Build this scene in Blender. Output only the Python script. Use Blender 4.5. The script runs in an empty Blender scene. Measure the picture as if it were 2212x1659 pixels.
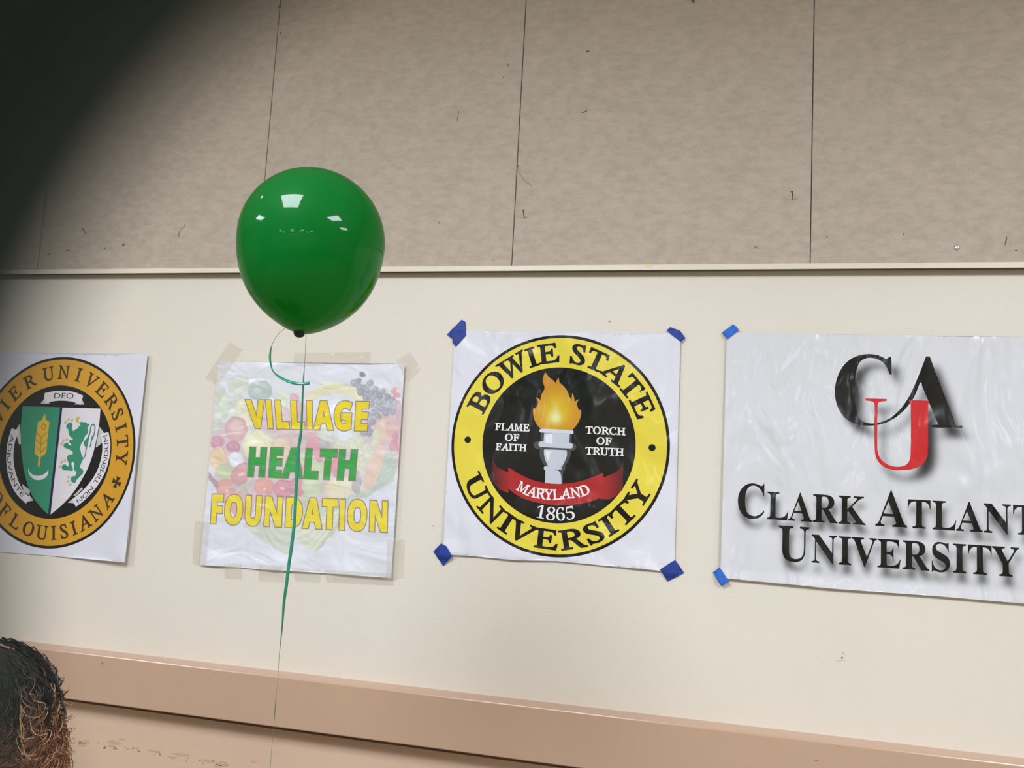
import bpy, bmesh, math, random
import numpy as np
from mathutils import Vector, Matrix
from mathutils.geometry import delaunay_2d_cdt

random.seed(7); rng = np.random.default_rng(7)
SC = bpy.context.scene
COL = SC.collection

# ------------------------------------------------------------------ camera
# The wall is the plane y = 0, x runs right along it, z is up.  The lens stands 2.05 m
# in front of the wall, 1.5 m above the floor, turned left and tilted up.
AX_X = np.array([0.97036925, 0.02571375, -0.2402547])     # world axes seen in lens axes
AX_Y = np.array([0.23567093, 0.11868594, 0.96455838])     # (right, down, forward)
AX_Z = np.array([0.05331726, -0.99259884, 0.1091092])
MW = np.array([AX_X, AX_Y, AX_Z])
CAM = np.array([0.0, -2.05, 1.5])
FPX, CX, CY = 1850.0, 1106.0, 829.5
cam = bpy.data.cameras.new('camera')
cam_o = bpy.data.objects.new('camera', cam); COL.objects.link(cam_o)
right, down, fwd = MW @ [1, 0, 0], MW @ [0, 1, 0], MW @ [0, 0, 1]
R3 = Matrix((( right[0], -down[0], -fwd[0]), (right[1], -down[1], -fwd[1]), (right[2], -down[2], -fwd[2])))
cam_o.matrix_world = Matrix.Translation(CAM) @ R3.to_4x4()
cam.sensor_width = 36.0; cam.lens = FPX / 2212 * 36.0
cam.clip_start = 0.001; cam.clip_end = 60
cam.dof.use_dof = True; cam.dof.focus_distance = 1.95; cam.dof.aperture_fstop = cam.lens / 1.9   # a 1.9 mm pupil
SC.camera = cam_o

# ------------------------------------------------------------------ world, exposure
w = bpy.data.worlds.new('world'); SC.world = w; w.use_nodes = True
w.node_tree.nodes['Background'].inputs[0].default_value = (0.8, 0.85, 0.9, 1)
w.node_tree.nodes['Background'].inputs[1].default_value = 0.15
SC.view_settings.view_transform = 'Standard'; SC.view_settings.look = 'None'
SC.view_settings.gamma = 1.0; SC.view_settings.use_curve_mapping = False
SC.view_settings.exposure = 0.0
PANEL_LIGHT = 28.5
SC.cycles.use_denoising = True
SC.cycles.max_bounces = 10; SC.cycles.diffuse_bounces = 6; SC.cycles.caustics_reflective = False

# ------------------------------------------------------------------ helpers
def lin(c):
    c = np.asarray(c, float) / 255.0
    return np.where(c <= 0.04045, c / 12.92, ((c + 0.055) / 1.055) ** 2.4)
def ray(px, py):
    r = MW @ np.array([px - CX, py - CY, FPX]); return r
def W(px, py, off=0.0):
    "point of the wall (x, z) that stands off the wall plane by off, read from the photograph"
    r = ray(px, py); t = (2.05 - off) / r[1]
    return (r[0] * t, r[2] * t + 1.5)
def at(px, py, depth):
    return CAM + ray(px, py) / FPX * depth
def to_px(x, z):
    v = np.stack([x, np.full_like(x, 2.05), z - 1.5], -1) @ MW
    return v[..., 0] / v[..., 2] * FPX + CX, v[..., 1] / v[..., 2] * FPX + CY
def zoomer(x0, y0, s, dy=0):
    return lambda pts: [W(x0 + x / s, y0 + y / s) for x, y in pts]
ZX, ZV = zoomer(0, 730, 3.19), zoomer(420, 730, 3.072)
ZB, ZC = zoomer(920, 680, 2.8117), zoomer(1520, 680, 2.552)
ZG, ZF, ZT = zoomer(130, 860, 8.291), zoomer(1140, 800, 11.846), zoomer(1140, 910, 11.06)

def nt(name):
    m = bpy.data.materials.new(name); m.use_nodes = True
    t = m.node_tree; return m, t, t.nodes['Principled BSDF']
def N(t, kind, **kw):
    n = t.nodes.new(kind)
    for k, v in kw.items():
        if k in n.inputs.keys(): n.inputs[k].default_value = v
        else: setattr(n, k, v)
    return n
def mat(name, rgb, rough=0.6, var=0.06, scale=30, bump=0.0, bscale=200, metal=0.0, coat=0.0, stretch=(1, 1, 1), spec=0.5, lin_rgb=False, bdist=0.001):
    "a base colour with a little noise in it and fine relief"
    m, t, p = nt(name)
    c = np.asarray(rgb, float) if lin_rgb else lin(rgb)
    tc = N(t, 'ShaderNodeTexCoord'); mp = N(t, 'ShaderNodeMapping'); mp.inputs['Scale'].default_value = stretch
    t.links.new(tc.outputs['Object'], mp.inputs[0])
    nz = N(t, 'ShaderNodeTexNoise', Scale=scale, Detail=4.0); t.links.new(mp.outputs[0], nz.inputs['Vector'])
    r = N(t, 'ShaderNodeValToRGB'); r.color_ramp.elements[0].position = 0.3; r.color_ramp.elements[1].position = 0.7
    r.color_ramp.elements[0].color = (*np.clip(c * (1 - var), 0, 1), 1); r.color_ramp.elements[1].color = (*np.clip(c * (1 + var), 0, 1), 1)
    t.links.new(nz.outputs[0], r.inputs[0]); t.links.new(r.outputs[0], p.inputs['Base Color'])
    p.inputs['Roughness'].default_value = rough; p.inputs['Metallic'].default_value = metal
    p.inputs['Coat Weight'].default_value = coat; p.inputs['Specular IOR Level'].default_value = spec
    if bump:
        n2 = N(t, 'ShaderNodeTexNoise', Scale=bscale, Detail=3.0); t.links.new(mp.outputs[0], n2.inputs['Vector'])
        b = N(t, 'ShaderNodeBump', Strength=bump, Distance=bdist); t.links.new(n2.outputs[0], b.inputs['Height'])
        t.links.new(b.outputs[0], p.inputs['Normal'])
    return m
def tag(o, label=None, cat=None, group=None, kind=None):
    if label: o['label'] = label
    if cat: o['category'] = cat
    if group: o['group'] = group
    if kind: o['kind'] = kind
    return o
def link(name, me, m=None, parent=None, smooth=False):
    o = bpy.data.objects.new(name, me); COL.objects.link(o)
    if m: me.materials.append(m)
    if parent: o.parent = parent
    if smooth: me.polygons.foreach_set('use_smooth', [True] * len(me.polygons))
    return o
def mesh(name, vs, fs, m=None, parent=None, smooth=False):
    me = bpy.data.meshes.new(name); me.from_pydata([tuple(map(float, v)) for v in vs], [], fs); me.update()
    return link(name, me, m, parent, smooth)
def box_bm(bm, lo, hi, bev=0.0, seg=2):
    g = bmesh.ops.create_cube(bm, size=1.0)
    s = [hi[i] - lo[i] for i in range(3)]; c = [(hi[i] + lo[i]) / 2 for i in range(3)]
    for v in g['verts']: v.co = Vector([v.co[i] * s[i] + c[i] for i in range(3)])
    if bev:
        es = list({e for v in g['verts'] for e in v.link_edges})
        bmesh.ops.bevel(bm, geom=es, offset=bev, segments=seg, affect='EDGES', profile=0.5)
def box(name, lo, hi, m, parent=None, bev=0.0, seg=2):
    bm = bmesh.new(); box_bm(bm, lo, hi, bev, seg)
    me = bpy.data.meshes.new(name); bm.to_mesh(me); bm.free()
    return link(name, me, m, parent)
def tube(pts, rad, n=6, cap=True):
    "vertices and faces of a round tube through pts; rad is a number or one per point"
    pts = [np.asarray(p, float) for p in pts]; k = len(pts)
    rad = [rad] * k if np.isscalar(rad) else rad
    vs, fs = [], []; up = None
    for i in range(k):
        d = pts[min(i + 1, k - 1)] - pts[max(i - 1, 0)]; d = d / (np.linalg.norm(d) + 1e-12)
        if up is None:
            up = np.cross(d, [0.3, 0.9, 0.2])
        up = up - d * (up @ d); up /= np.linalg.norm(up) + 1e-12
        sd = np.cross(d, up)
        for j in range(n):
            a = 2 * math.pi * j / n
            vs.append(pts[i] + (up * math.cos(a) + sd * math.sin(a)) * rad[i])
    for i in range(k - 1):
        for j in range(n):
            a, b = i * n + j, i * n + (j + 1) % n
            fs.append((a, b, b + n, a + n))
    if cap: fs += [tuple(range(n))[::-1], tuple(range((k - 1) * n, k * n))]
    return vs, fs
def merge(*parts):
    vs, fs = [], []
    for v, f in parts:
        b = len(vs); vs += list(v); fs += [tuple(i + b for i in q) for q in f]
    return vs, fs

# ------------------------------------------------------------------ lettering outlines
GLYPHS = """
RA 463 -93,-9 -95,21 -67,24 -50,31 -36,43 -23,61 -14,76 1,102 22,139 49,186 219,484 245,484 345,61 353,42 364,32 382,25 416,21 419,-9 213,-9 210,22 225,22 248,25 258,32 259,36 260,46 258,59 255,76 237,149 90,149 85,148 81,144 48,86 39,67 33,53 30,43 31,38 35,31 41,26 55,23 84,21 84,-9;108,192 227,192 194,354
RB 439 -42,-9 -43,22 -31,22 -7,25 5,33 8,38 11,47 13,58 13,73 10,385 9,403 7,417 1,428 -7,435 -22,440 -53,443 -54,474 127,474 198,467 254,448 295,414 318,367 322,326 308,290 276,263 241,251 271,242 304,218 329,186 345,148 349,125 350,103 347,83 340,64 329,47 315,33 298,20 278,10 255,1 229,-4 202,-8 171,-9;121,268 154,269 181,274 202,283 217,294 227,308 232,324 233,343 229,366 216,396 196,416 168,429 132,433 114,432 104,431 100,429 99,427 97,421 96,410 96,394 96,365 96,346 96,324 97,298 97,272 98,271 101,269 108,268;147,30 179,32 205,38 226,48 240,61 250,78 255,98 255,122 250,149 243,169 234,185 223,198 209,209 193,217 175,223 153,227 128,228 111,228 101,227 98,225 97,221 98,73 99,59 100,52 101,47 106,38 113,34 126,31
RC 471 221,-19 191,-18 163,-13 136,-6 109,5 84,18 61,33 40,52 21,72 4,96 -11,121 -23,147 -33,176 -38,202 -41,227 -42,252 -39,277 -35,301 -28,325 -18,348 -7,369 6,390 21,408 37,425 56,440 86,459 119,473 153,481 189,484 211,483 234,479 260,474 287,466 297,463 304,463 310,465 317,479 345,479 357,323 325,323 323,336 322,341 319,351 311,372 302,391 290,407 276,420 261,430 243,438 224,442 202,444 183,442 165,438 148,432 132,423 117,412 103,398 90,383 80,365 71,346 63,326 58,304 55,280 54,255 55,230 59,204 65,177 76,143 91,114 109,88 130,67 153,50 177,38 203,30 231,28 271,33 306,48 336,72 368,115 398,94 379,62 363,40 344,22 324,7 302,-4 277,-13 250,-17
RD 507 -45,-9 -44,22 -32,22 -8,25 4,32 7,37 10,45 12,57 13,73 10,385 9,404 7,416 1,428 -8,435 -23,440 -54,443 -53,474 134,474 167,472 199,468 230,460 259,450 286,437 312,421 335,402 355,381 374,358 389,332 402,304 412,274 418,247 422,219 422,193 419,167 413,142 404,119 392,97 378,76 360,57 340,40 317,26 292,14 264,4 234,-3 201,-8 167,-9;164,31 190,32 214,36 235,43 253,52 269,63 284,76 296,91 305,108 313,126 319,146 323,167 325,189 325,212 323,236 318,260 313,285 301,320 286,350 267,375 246,396 222,412 195,424 165,431 131,434 114,433 104,431 99,427 97,421 95,407 94,387 97,89 98,66 100,52 105,43 116,37 124,35 135,33 148,32
RE 454 -42,-9 -43,22 -32,22 -8,25 5,32 8,36 10,45 12,57 12,73 10,385 9,404 7,416 1,428 -7,435 -22,440 -53,443 -54,474 319,474 329,355 301,355 299,364 290,390 280,408 267,420 249,427 238,430 223,431 206,433 186,433 129,433 113,432 103,430 99,428 97,423 96,413 95,396 96,269 143,269 166,270 184,273 197,277 207,282 213,289 218,299 221,311 222,335 253,335 251,152 222,152 219,173 216,185 210,202 204,214 196,221 186,225 170,227 148,228 97,228 98,83 99,63 99,55 100,50 105,42 112,37 125,34 147,33 193,33 215,33 235,35 253,38 269,42 283,48 295,55 306,63 315,73 323,85 331,98 337,113 344,137 374,137 359,-9
RF 406 -40,-9 -39,22 -28,22 -10,24 1,26 7,31 12,39 15,53 16,73 13,385 12,404 10,416 5,428 -4,435 -19,440 -50,443 -50,474 300,474 312,346 280,346 279,356 279,359 277,365 271,383 264,398 255,409 246,418 235,424 221,428 204,431 184,432 132,432 111,431 103,428 101,424 100,418 101,374 103,267 131,267 147,267 161,268 173,270 182,272 196,279 206,289 213,305 219,334 248,334 251,147 220,147 218,163 217,171 215,179 213,187 204,208 194,219 188,221 178,224 164,226 147,226 103,226 106,69 106,64 107,57 108,51 108,47 115,35 124,28 140,24 174,20 179,-9
RH 520 -42,-9 -43,22 -32,22 -14,24 -3,26 4,31 9,39 12,52 13,73 10,385 9,404 7,416 1,428 -7,435 -22,440 -53,443 -54,474 150,474 151,442 139,442 116,440 103,432 100,428 97,419 96,406 95,389 96,286 96,279 97,274 98,271 100,270 105,269 114,268 285,268 293,269 295,269 295,270 296,275 295,385 294,403 292,416 286,428 277,435 262,440 231,443 232,474 435,474 434,442 421,442 399,440 387,432 384,428 381,419 380,407 379,392 382,80 383,60 384,53 385,48 391,37 399,30 414,25 445,22 446,-9 242,-9 242,22 253,22 271,24 283,26 289,31 294,39 297,52 297,73 296,212 296,216 296,218 295,219 294,222 292,223 287,224 278,225 107,225 99,224 97,224 97,224 97,219 98,80 99,60 99,53 100,48 106,37 115,30 129,25 160,22 161,-9
RI 245 -40,-9 -39,22 -28,22 -10,24 1,26 7,31 12,39 15,52 16,73 13,385 12,404 10,416 5,428 -4,435 -19,440 -50,443 -50,474 155,474 156,442 142,442 120,440 108,432 106,428 103,419 101,407 100,392 103,80 104,61 106,48 112,36 120,30 135,25 166,21 166,-9
RL 449 -33,-9 -34,22 -22,22 2,25 14,32 17,37 20,45 22,57 23,73 19,385 19,395 19,404 18,411 17,416 11,428 2,435 -12,440 -43,443 -44,474 160,474 157,444 127,440 114,433 111,428 108,419 106,408 106,393 108,92 109,76 109,64 110,57 110,54 115,43 122,37 136,34 158,33 206,33 230,33 252,35 270,37 286,41 299,46 310,53 320,61 328,70 336,82 342,97 348,114 356,141 385,141 377,-9
RM 590 -45,-9 -45,22 -18,24 -5,27 2,31 6,39 9,52 11,73 12,385 11,403 9,416 3,428 -6,435 -21,440 -52,443 -51,474 89,474 230,121 361,474 504,474 504,442 490,442 468,440 456,432 453,428 451,419 449,407 448,392 452,80 452,60 453,53 454,48 460,37 468,30 483,25 514,22 515,-9 313,-9 313,19 339,23 350,26 357,32 361,41 364,58 365,83 370,386 225,-9 204,-9 50,386 57,103 57,86 58,72 60,60 62,51 68,37 77,29 92,24 123,21 123,-9
RN 500 336,-20 54,362 61,84 61,71 62,61 63,52 64,46 70,34 78,28 93,25 127,22 127,-9 -42,-9 -43,21 -10,25 4,32 7,37 10,45 12,57 13,73 12,393 12,396 12,400 11,403 11,405 4,418 -7,430 -23,439 -40,442 -53,442 -54,474 58,474 320,119 313,381 312,393 312,404 310,413 309,419 303,430 295,436 279,440 246,443 245,474 416,474 416,443 389,441 377,438 370,433 365,426 361,413 360,392 363,-20
RO 516 203,-19 175,-18 148,-14 123,-7 98,3 75,15 54,29 35,45 17,64 1,85 -12,108 -23,133 -32,159 -38,183 -41,207 -42,230 -41,253 -38,276 -33,299 -26,320 -18,341 -8,362 4,381 17,398 32,415 47,430 64,443 83,455 102,465 122,473 143,479 165,483 187,484 215,482 242,478 267,471 291,461 314,449 335,435 354,418 371,399 387,378 400,355 411,331 419,305 424,285 427,266 428,246 428,226 427,207 424,187 421,168 415,149 409,131 402,113 394,96 384,80 374,64 362,50 350,37 336,25 308,6 276,-8 241,-16;198,19 214,20 228,23 242,29 254,36 266,46 278,57 288,70 297,84 305,100 313,118 319,136 324,155 327,176 330,197 331,218 331,240 330,262 327,285 323,307 318,329 309,356 298,380 284,400 269,416 253,429 235,438 215,444 194,446 178,444 162,441 148,435 133,426 120,415 108,402 97,387 86,370 78,351 70,331 64,309 60,285 58,266 56,248 56,230 56,212 58,194 60,175 64,157 68,140 77,112 89,87 103,67 119,50 136,36 155,27 176,21
RR 451 -42,-9 -43,22 -31,22 -7,25 5,33 8,38 11,47 13,58 13,73 10,385 9,403 7,417 1,428 -7,435 -22,440 -53,443 -54,474 153,474 187,472 218,467 246,458 271,446 292,430 309,412 322,390 331,366 335,319 318,279 282,248 238,231 335,90 347,73 359,59 369,47 378,38 396,26 416,22 427,22 427,-9 309,-9 153,219 143,219 127,220 112,220 99,221 97,221 99,89 100,63 102,48 108,35 117,28 131,23 151,22 168,22 166,-9;133,259 164,261 190,266 210,275 225,287 235,301 241,318 241,338 237,361 223,393 200,415 169,429 128,434 115,433 106,431 101,428 99,424 97,414 96,398 97,261 110,260 121,259
RS 369 156,-18 133,-17 108,-13 81,-7 52,1 48,3 44,4 41,4 39,4 30,1 23,-17 -3,-17 -25,154 4,156 17,119 30,93 45,71 62,52 81,38 100,28 121,22 143,20 164,23 180,31 192,43 199,59 202,79 198,102 192,118 182,134 169,151 152,168 138,181 122,195 104,209 84,225 62,243 42,260 26,276 13,291 2,306 -6,320 -13,336 -19,351 -23,369 -24,386 -23,403 -19,419 -13,433 -4,446 7,457 20,467 35,474 52,480 70,483 90,484 106,483 122,482 138,479 154,475 178,468 184,466 186,466 194,468 202,482 228,482 247,327 219,327 208,360 198,383 185,402 172,417 157,429 141,438 124,443 106,444 91,443 79,440 70,434 63,427 58,418 56,407 56,394 59,379 67,360 82,340 91,330 102,319 113,308 126,298 165,266 186,249 207,231 230,209 249,184 264,157 275,129 279,109 280,89 279,71 275,54 267,38 258,24 246,11 232,1 215,-8 197,-14 177,-17
RT 420 41,-9 39,22 54,22 74,24 87,27 95,33 101,44 103,52 104,62 105,75 105,89 104,417 104,422 103,425 99,430 89,432 72,432 52,431 35,429 21,427 9,423 -1,419 -9,414 -15,407 -20,399 -23,390 -26,379 -28,366 -30,342 -63,345 -64,474 340,474 352,341 322,341 320,353 318,358 316,369 310,385 303,399 296,410 287,417 277,423 263,428 245,431 223,432 197,432 192,431 191,430 191,429 190,423 191,93 191,77 192,64 193,54 195,46 201,34 210,28 227,24 254,22 270,22 269,-9
RU 491 203,-19 169,-17 137,-10 107,1 80,16 56,35 37,57 22,82 12,110 9,125 6,141 5,160 5,181 2,387 2,406 0,417 -6,429 -15,436 -32,440 -66,444 -67,474 147,474 149,443 133,443 119,442 109,439 102,436 97,431 93,423 90,412 88,399 88,381 91,193 91,166 92,143 94,125 97,112 104,94 112,78 124,65 137,53 152,44 170,37 189,33 209,32 227,33 243,35 257,40 269,45 280,53 289,61 296,71 301,82 306,98 309,119 310,147 311,181 309,354 309,371 308,386 306,399 304,409 296,426 287,435 272,441 239,444 237,474 411,474 415,443 396,443 381,441 371,437 364,429 360,418 358,409 357,396 357,378 357,357 359,163 359,133 356,105 352,80 345,59 336,39 324,23 310,9 293,-1 275,-9 253,-15 229,-18
RV 437 76,-19 -22,392 -31,417 -42,432 -57,439 -81,442 -96,442 -98,474 106,474 106,444 93,444 70,441 60,434 59,429 58,420 60,406 63,389 124,108 272,379 281,397 287,412 290,422 290,427 286,434 279,439 266,441 237,443 235,474 397,474 395,444 372,439 359,428 352,419 345,408 337,395 328,380 103,-19
RW 592 78,-19 -19,392 -28,417 -41,432 -58,440 -93,445 -97,474 109,474 109,444 95,444 72,441 63,434 61,429 61,420 62,406 66,389 122,127 213,355 205,393 196,417 185,432 169,440 146,443 134,443 131,474 328,474 327,444 301,442 291,439 287,434 285,425 286,407 291,380 344,131 433,375 439,393 442,408 443,420 442,428 439,433 431,437 417,441 387,444 389,474 546,474 548,443 538,443 523,439 511,428 505,419 498,408 492,394 485,378 328,-19 302,-19 233,299 104,-19
RX 459 -72,-9 -70,19 -44,24 -26,34 -9,49 9,69 125,230 43,366 33,382 24,396 16,407 9,415 -4,427 -19,436 -37,441 -61,443 -74,443 -73,474 149,474 150,442 130,442 107,437 104,426 109,413 121,392 181,295 251,387 262,402 268,415 270,424 270,429 260,439 233,443 216,443 217,474 397,474 394,444 367,440 351,429 343,421 334,411 324,399 314,386 208,250 301,95 311,78 320,64 328,54 334,47 346,36 359,28 376,23 399,22 413,22 413,-9 186,-9 184,22 206,22 224,23 234,26 238,30 237,38 235,45 232,53 227,62 222,71 153,183 81,85 71,69 65,56 63,46 64,38 67,32 77,26 93,22 126,19 123,-9
RY 412 38,-9 41,20 71,23 87,27 95,31 100,38 102,49 103,66 102,198 -4,361 -14,377 -24,390 -33,402 -41,412 -57,426 -73,436 -91,441 -121,443 -121,474 99,474 97,443 66,440 54,437 51,433 51,425 53,420 56,413 65,398 159,252 225,363 233,375 239,385 243,395 247,403 250,416 250,425 246,431 237,437 230,439 221,440 210,441 188,443 188,474 366,474 366,443 343,437 329,427 321,418 313,407 303,394 294,378 187,202 188,66 189,54 189,48 190,43 196,32 206,26 214,24 225,22 238,21 264,21 262,-9
R1 375 79,8 79,28 121,28 141,30 157,40 165,56 168,79 160,426 131,406 119,393 108,381 99,371 81,358 67,354 58,357 51,365 45,378 44,390 54,395 79,404 93,411 108,419 124,429 140,441 183,474 240,474 240,79 242,59 249,42 265,31 287,28 329,28 329,8
R8 375 183,1 158,2 135,6 115,11 97,18 82,27 69,37 58,49 50,62 43,76 38,90 35,106 34,122 36,142 40,159 47,174 58,188 71,200 87,212 105,224 146,242 108,261 92,274 79,287 69,300 60,314 54,330 51,346 50,364 50,379 53,393 57,406 63,420 70,432 80,443 91,453 106,462 122,469 142,474 165,477 191,478 223,476 250,470 271,461 289,447 303,431 313,412 318,392 320,369 319,351 315,336 309,322 300,311 288,300 273,289 256,278 217,260 265,238 287,224 305,209 319,194 329,179 336,163 340,146 341,127 339,99 331,74 319,53 301,35 279,20 252,10 220,3;204,273 234,293 251,313 257,325 261,339 263,354 264,370 262,391 256,410 245,428 231,442 211,452 187,455 156,449 134,431 126,418 120,404 117,389 116,372 118,354 122,338 129,324 139,313 151,302 164,293 180,284;187,24 206,25 223,30 239,38 252,50 263,64 270,79 275,97 276,116 274,133 269,149 260,163 249,176 234,188 216,199 194,211 162,225 144,214 133,204 123,194 114,182 106,169 101,154 98,137 97,119 98,100 103,82 110,65 121,51 134,39 150,30 168,25
R6 375 197,1 175,3 154,7 135,14 117,24 101,38 87,54 75,73 64,96 55,122 49,152 45,185 44,222 45,249 47,275 51,299 56,323 62,346 70,367 79,387 89,405 101,421 114,436 128,448 144,459 161,467 180,473 200,477 222,478 241,478 259,476 274,473 286,468 305,457 317,444 324,429 326,413 323,396 313,382 305,376 294,372 279,369 273,368 273,381 270,402 264,422 254,439 238,451 216,455 192,451 172,442 154,426 140,404 129,378 120,346 114,310 111,257 147,271 165,279 176,282 188,284 202,286 217,286 244,284 268,277 288,267 305,252 319,233 330,211 336,185 338,155 336,122 329,93 318,66 302,44 283,25 259,12 230,4;200,29 229,37 251,60 259,77 265,97 268,121 269,148 267,175 264,197 258,216 250,232 239,245 225,254 210,259 193,261 170,258 148,250 128,239 111,224 113,175 117,136 124,104 134,77 147,57 161,42 179,33
R5 375 165,1 142,2 121,4 104,8 89,13 76,18 66,25 58,32 52,40 44,57 41,74 44,92 51,103 63,110 68,112 69,101 75,80 86,61 103,46 126,36 154,32 179,35 202,43 223,58 238,80 244,94 248,110 250,128 251,148 249,172 244,194 236,213 223,228 208,240 189,249 169,254 146,255 121,254 101,251 83,247 72,243 55,252 75,472 302,472 305,365 292,365 289,382 285,394 277,405 263,412 245,414 92,414 78,271 111,277 128,281 148,283 168,283 203,281 234,275 261,264 284,249 302,230 315,207 323,180 326,148 325,128 322,109 318,93 312,78 304,65 295,53 285,43 274,34 262,26 249,19 236,14 222,9 208,6 193,3 179,2
BA 437 -3,-2 -3,20 11,23 27,32 35,39 41,48 48,61 55,75 210,468 220,467 379,87 386,71 393,56 400,45 406,36 422,24 437,20 437,-2 235,-2 235,20 254,22 273,27 285,35 290,46 287,59 278,81 257,130 99,130 73,70 71,65 70,58 69,52 69,49 72,36 83,27 101,22 123,20 122,20 122,-2;105,163 251,163 177,316
BC 468 256,-13 225,-11 195,-5 167,5 140,18 116,35 95,55 77,78 61,103 48,132 39,162 34,194 32,228 34,262 40,294 49,324 61,352 77,377 96,400 117,420 142,437 168,450 197,460 227,465 259,467 282,466 308,461 335,453 365,442 376,438 388,437 412,444 423,467 431,467 431,306 424,306 413,337 398,363 380,386 360,405 339,421 315,432 291,439 265,441 209,428 169,388 145,321 138,226 146,138 172,75 216,38 278,26 299,27 320,31 340,37 361,46 381,58 399,72 417,89 429,109 439,89 405,44 362,12 313,-6
BE 442 20,-2 20,19 31,20 46,22 57,26 67,31 73,38 78,49 80,62 81,78 81,369 80,388 78,404 73,416 66,424 46,433 22,437 22,457 393,457 393,318 388,318 384,348 374,372 361,391 344,405 322,415 297,422 267,427 232,428 212,428 198,426 187,423 180,416 178,405 177,388 177,248 194,248 215,249 234,253 251,261 264,270 274,283 282,300 289,321 293,347 298,347 298,116 293,116 291,137 288,154 284,168 278,180 264,199 243,211 231,215 217,218 202,220 185,220 177,220 177,67 179,47 188,37 205,31 230,30 254,30 276,32 297,36 315,41 332,47 348,55 362,65 375,76 387,90 398,106 408,124 415,145 423,145 397,-2
BI 261 19,-2 19,19 44,25 65,34 77,49 81,75 81,387 78,412 67,426 58,430 46,433 31,435 19,437 19,457 238,457 238,437 213,433 192,426 180,412 177,387 177,77 178,59 182,45 190,35 203,28 221,23 240,19 240,-2
BK 510 22,-2 22,19 47,24 67,33 74,40 78,51 80,64 81,81 81,379 78,406 67,423 47,432 23,437 23,457 236,457 236,437 220,434 202,430 190,424 182,414 178,400 177,379 179,237 325,375 338,388 347,399 353,410 355,418 350,426 336,432 317,435 297,437 297,457 480,457 480,437 476,437 445,432 412,417 377,393 340,359 263,285 459,48 471,35 484,27 499,22 513,19 513,-2 287,-2 287,19 295,20 306,20 316,21 324,23 336,28 340,34 335,46 321,65 200,211 177,197 177,81 177,64 180,51 184,40 191,33 211,24 236,19 236,-2
BL 426 21,-2 21,19 47,24 67,33 73,40 77,51 80,64 81,81 81,379 77,406 67,423 46,433 22,437 22,457 244,457 244,437 225,435 206,432 192,426 182,415 177,400 176,379 176,83 177,62 180,48 186,38 198,33 213,30 234,30 257,30 279,33 299,36 317,41 333,48 348,57 362,68 374,81 386,96 396,113 406,133 413,156 420,156 397,-2
BN 494 406,-13 104,347 101,79 104,49 114,32 135,23 161,19 161,-2 24,-2 24,19 40,21 57,25 69,32 77,42 81,57 82,79 82,387 65,406 53,419 45,428 39,431 30,434 24,437 24,457 154,457 394,171 397,377 396,398 392,413 384,423 371,430 354,434 337,437 337,457 474,457 474,437 449,433 429,423 419,406 416,377 416,-13
BR 473 21,-2 21,19 47,24 67,33 73,40 77,51 80,64 81,81 81,379 77,406 67,422 46,432 22,437 22,457 217,457 264,455 304,450 337,441 364,428 385,410 399,389 408,364 411,334 405,296 387,264 357,239 306,223 427,52 438,37 449,27 461,21 478,19 474,19 474,-2 342,-2 205,210 176,210 176,81 177,64 179,51 183,40 190,33 210,24 236,19 236,-2;176,236 204,236 229,237 251,242 269,249 284,260 295,273 303,290 308,311 310,336 304,377 288,406 261,423 225,429 200,427 185,421 178,408 176,385
BS 390 49,-13 49,160 58,160 66,124 77,95 91,71 107,51 126,36 147,25 171,19 197,17 216,18 233,22 248,28 261,37 271,48 279,61 283,74 285,89 281,110 270,128 252,144 228,158 165,189 138,204 115,219 97,235 82,251 70,269 62,288 57,309 56,332 57,352 60,370 65,388 72,404 81,418 92,431 104,442 118,451 133,459 149,464 166,467 185,468 205,467 228,463 241,461 253,458 267,454 280,450 290,448 295,447 300,447 318,452 324,468 333,468 333,317 327,317 323,337 316,353 308,369 298,384 288,397 277,408 264,419 251,427 238,434 223,439 209,442 194,443 177,441 161,438 148,433 136,425 126,416 119,405 115,393 113,380 118,357 132,338 143,329 155,321 170,313 186,305 251,274 270,265 287,255 301,245 313,235 324,224 332,213 339,201 344,189 348,176 351,163 353,148 353,133 352,112 348,92 342,74 334,57 323,41 310,28 295,16 278,6 259,-2 239,-8 216,-11 192,-12 176,-11 159,-10 143,-6 127,-1 112,4 100,7 91,9 85,10 73,9 65,6 59,-1 57,-13
BT 423 98,-2 98,19 109,20 124,23 137,27 146,32 153,40 158,51 161,64 162,81 162,431 149,431 123,429 100,424 79,415 61,402 46,386 35,366 27,343 24,316 17,316 17,457 404,457 404,315 398,315 387,367 361,403 321,424 269,431 257,431 257,81 258,64 261,50 265,39 272,32 282,26 294,23 310,20 322,19 322,-2
BU 492 248,-15 206,-12 170,-4 141,9 118,27 101,51 89,80 82,115 79,155 79,379 76,406 65,422 45,432 21,437 21,457 234,457 234,437 217,434 200,430 187,424 179,414 176,400 175,379 175,140 176,112 180,89 188,69 198,53 212,40 230,31 251,26 275,24 328,33 367,58 391,100 398,159 398,378 395,405 384,422 374,427 362,432 347,435 334,437 334,457 468,457 468,437 446,430 428,420 419,404 416,378 416,181 414,133 406,91 393,57 375,31 352,11 323,-3 289,-12
BV 428 216,-15 50,380 39,402 27,419 11,430 -8,437 -8,457 205,457 205,437 183,435 163,430 151,422 146,410 149,397 156,379 259,146 354,378 359,395 361,409 357,422 344,430 325,435 305,437 305,457 436,457 436,437 421,434 405,426 397,419 390,410 383,397 377,382 226,-15
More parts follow.
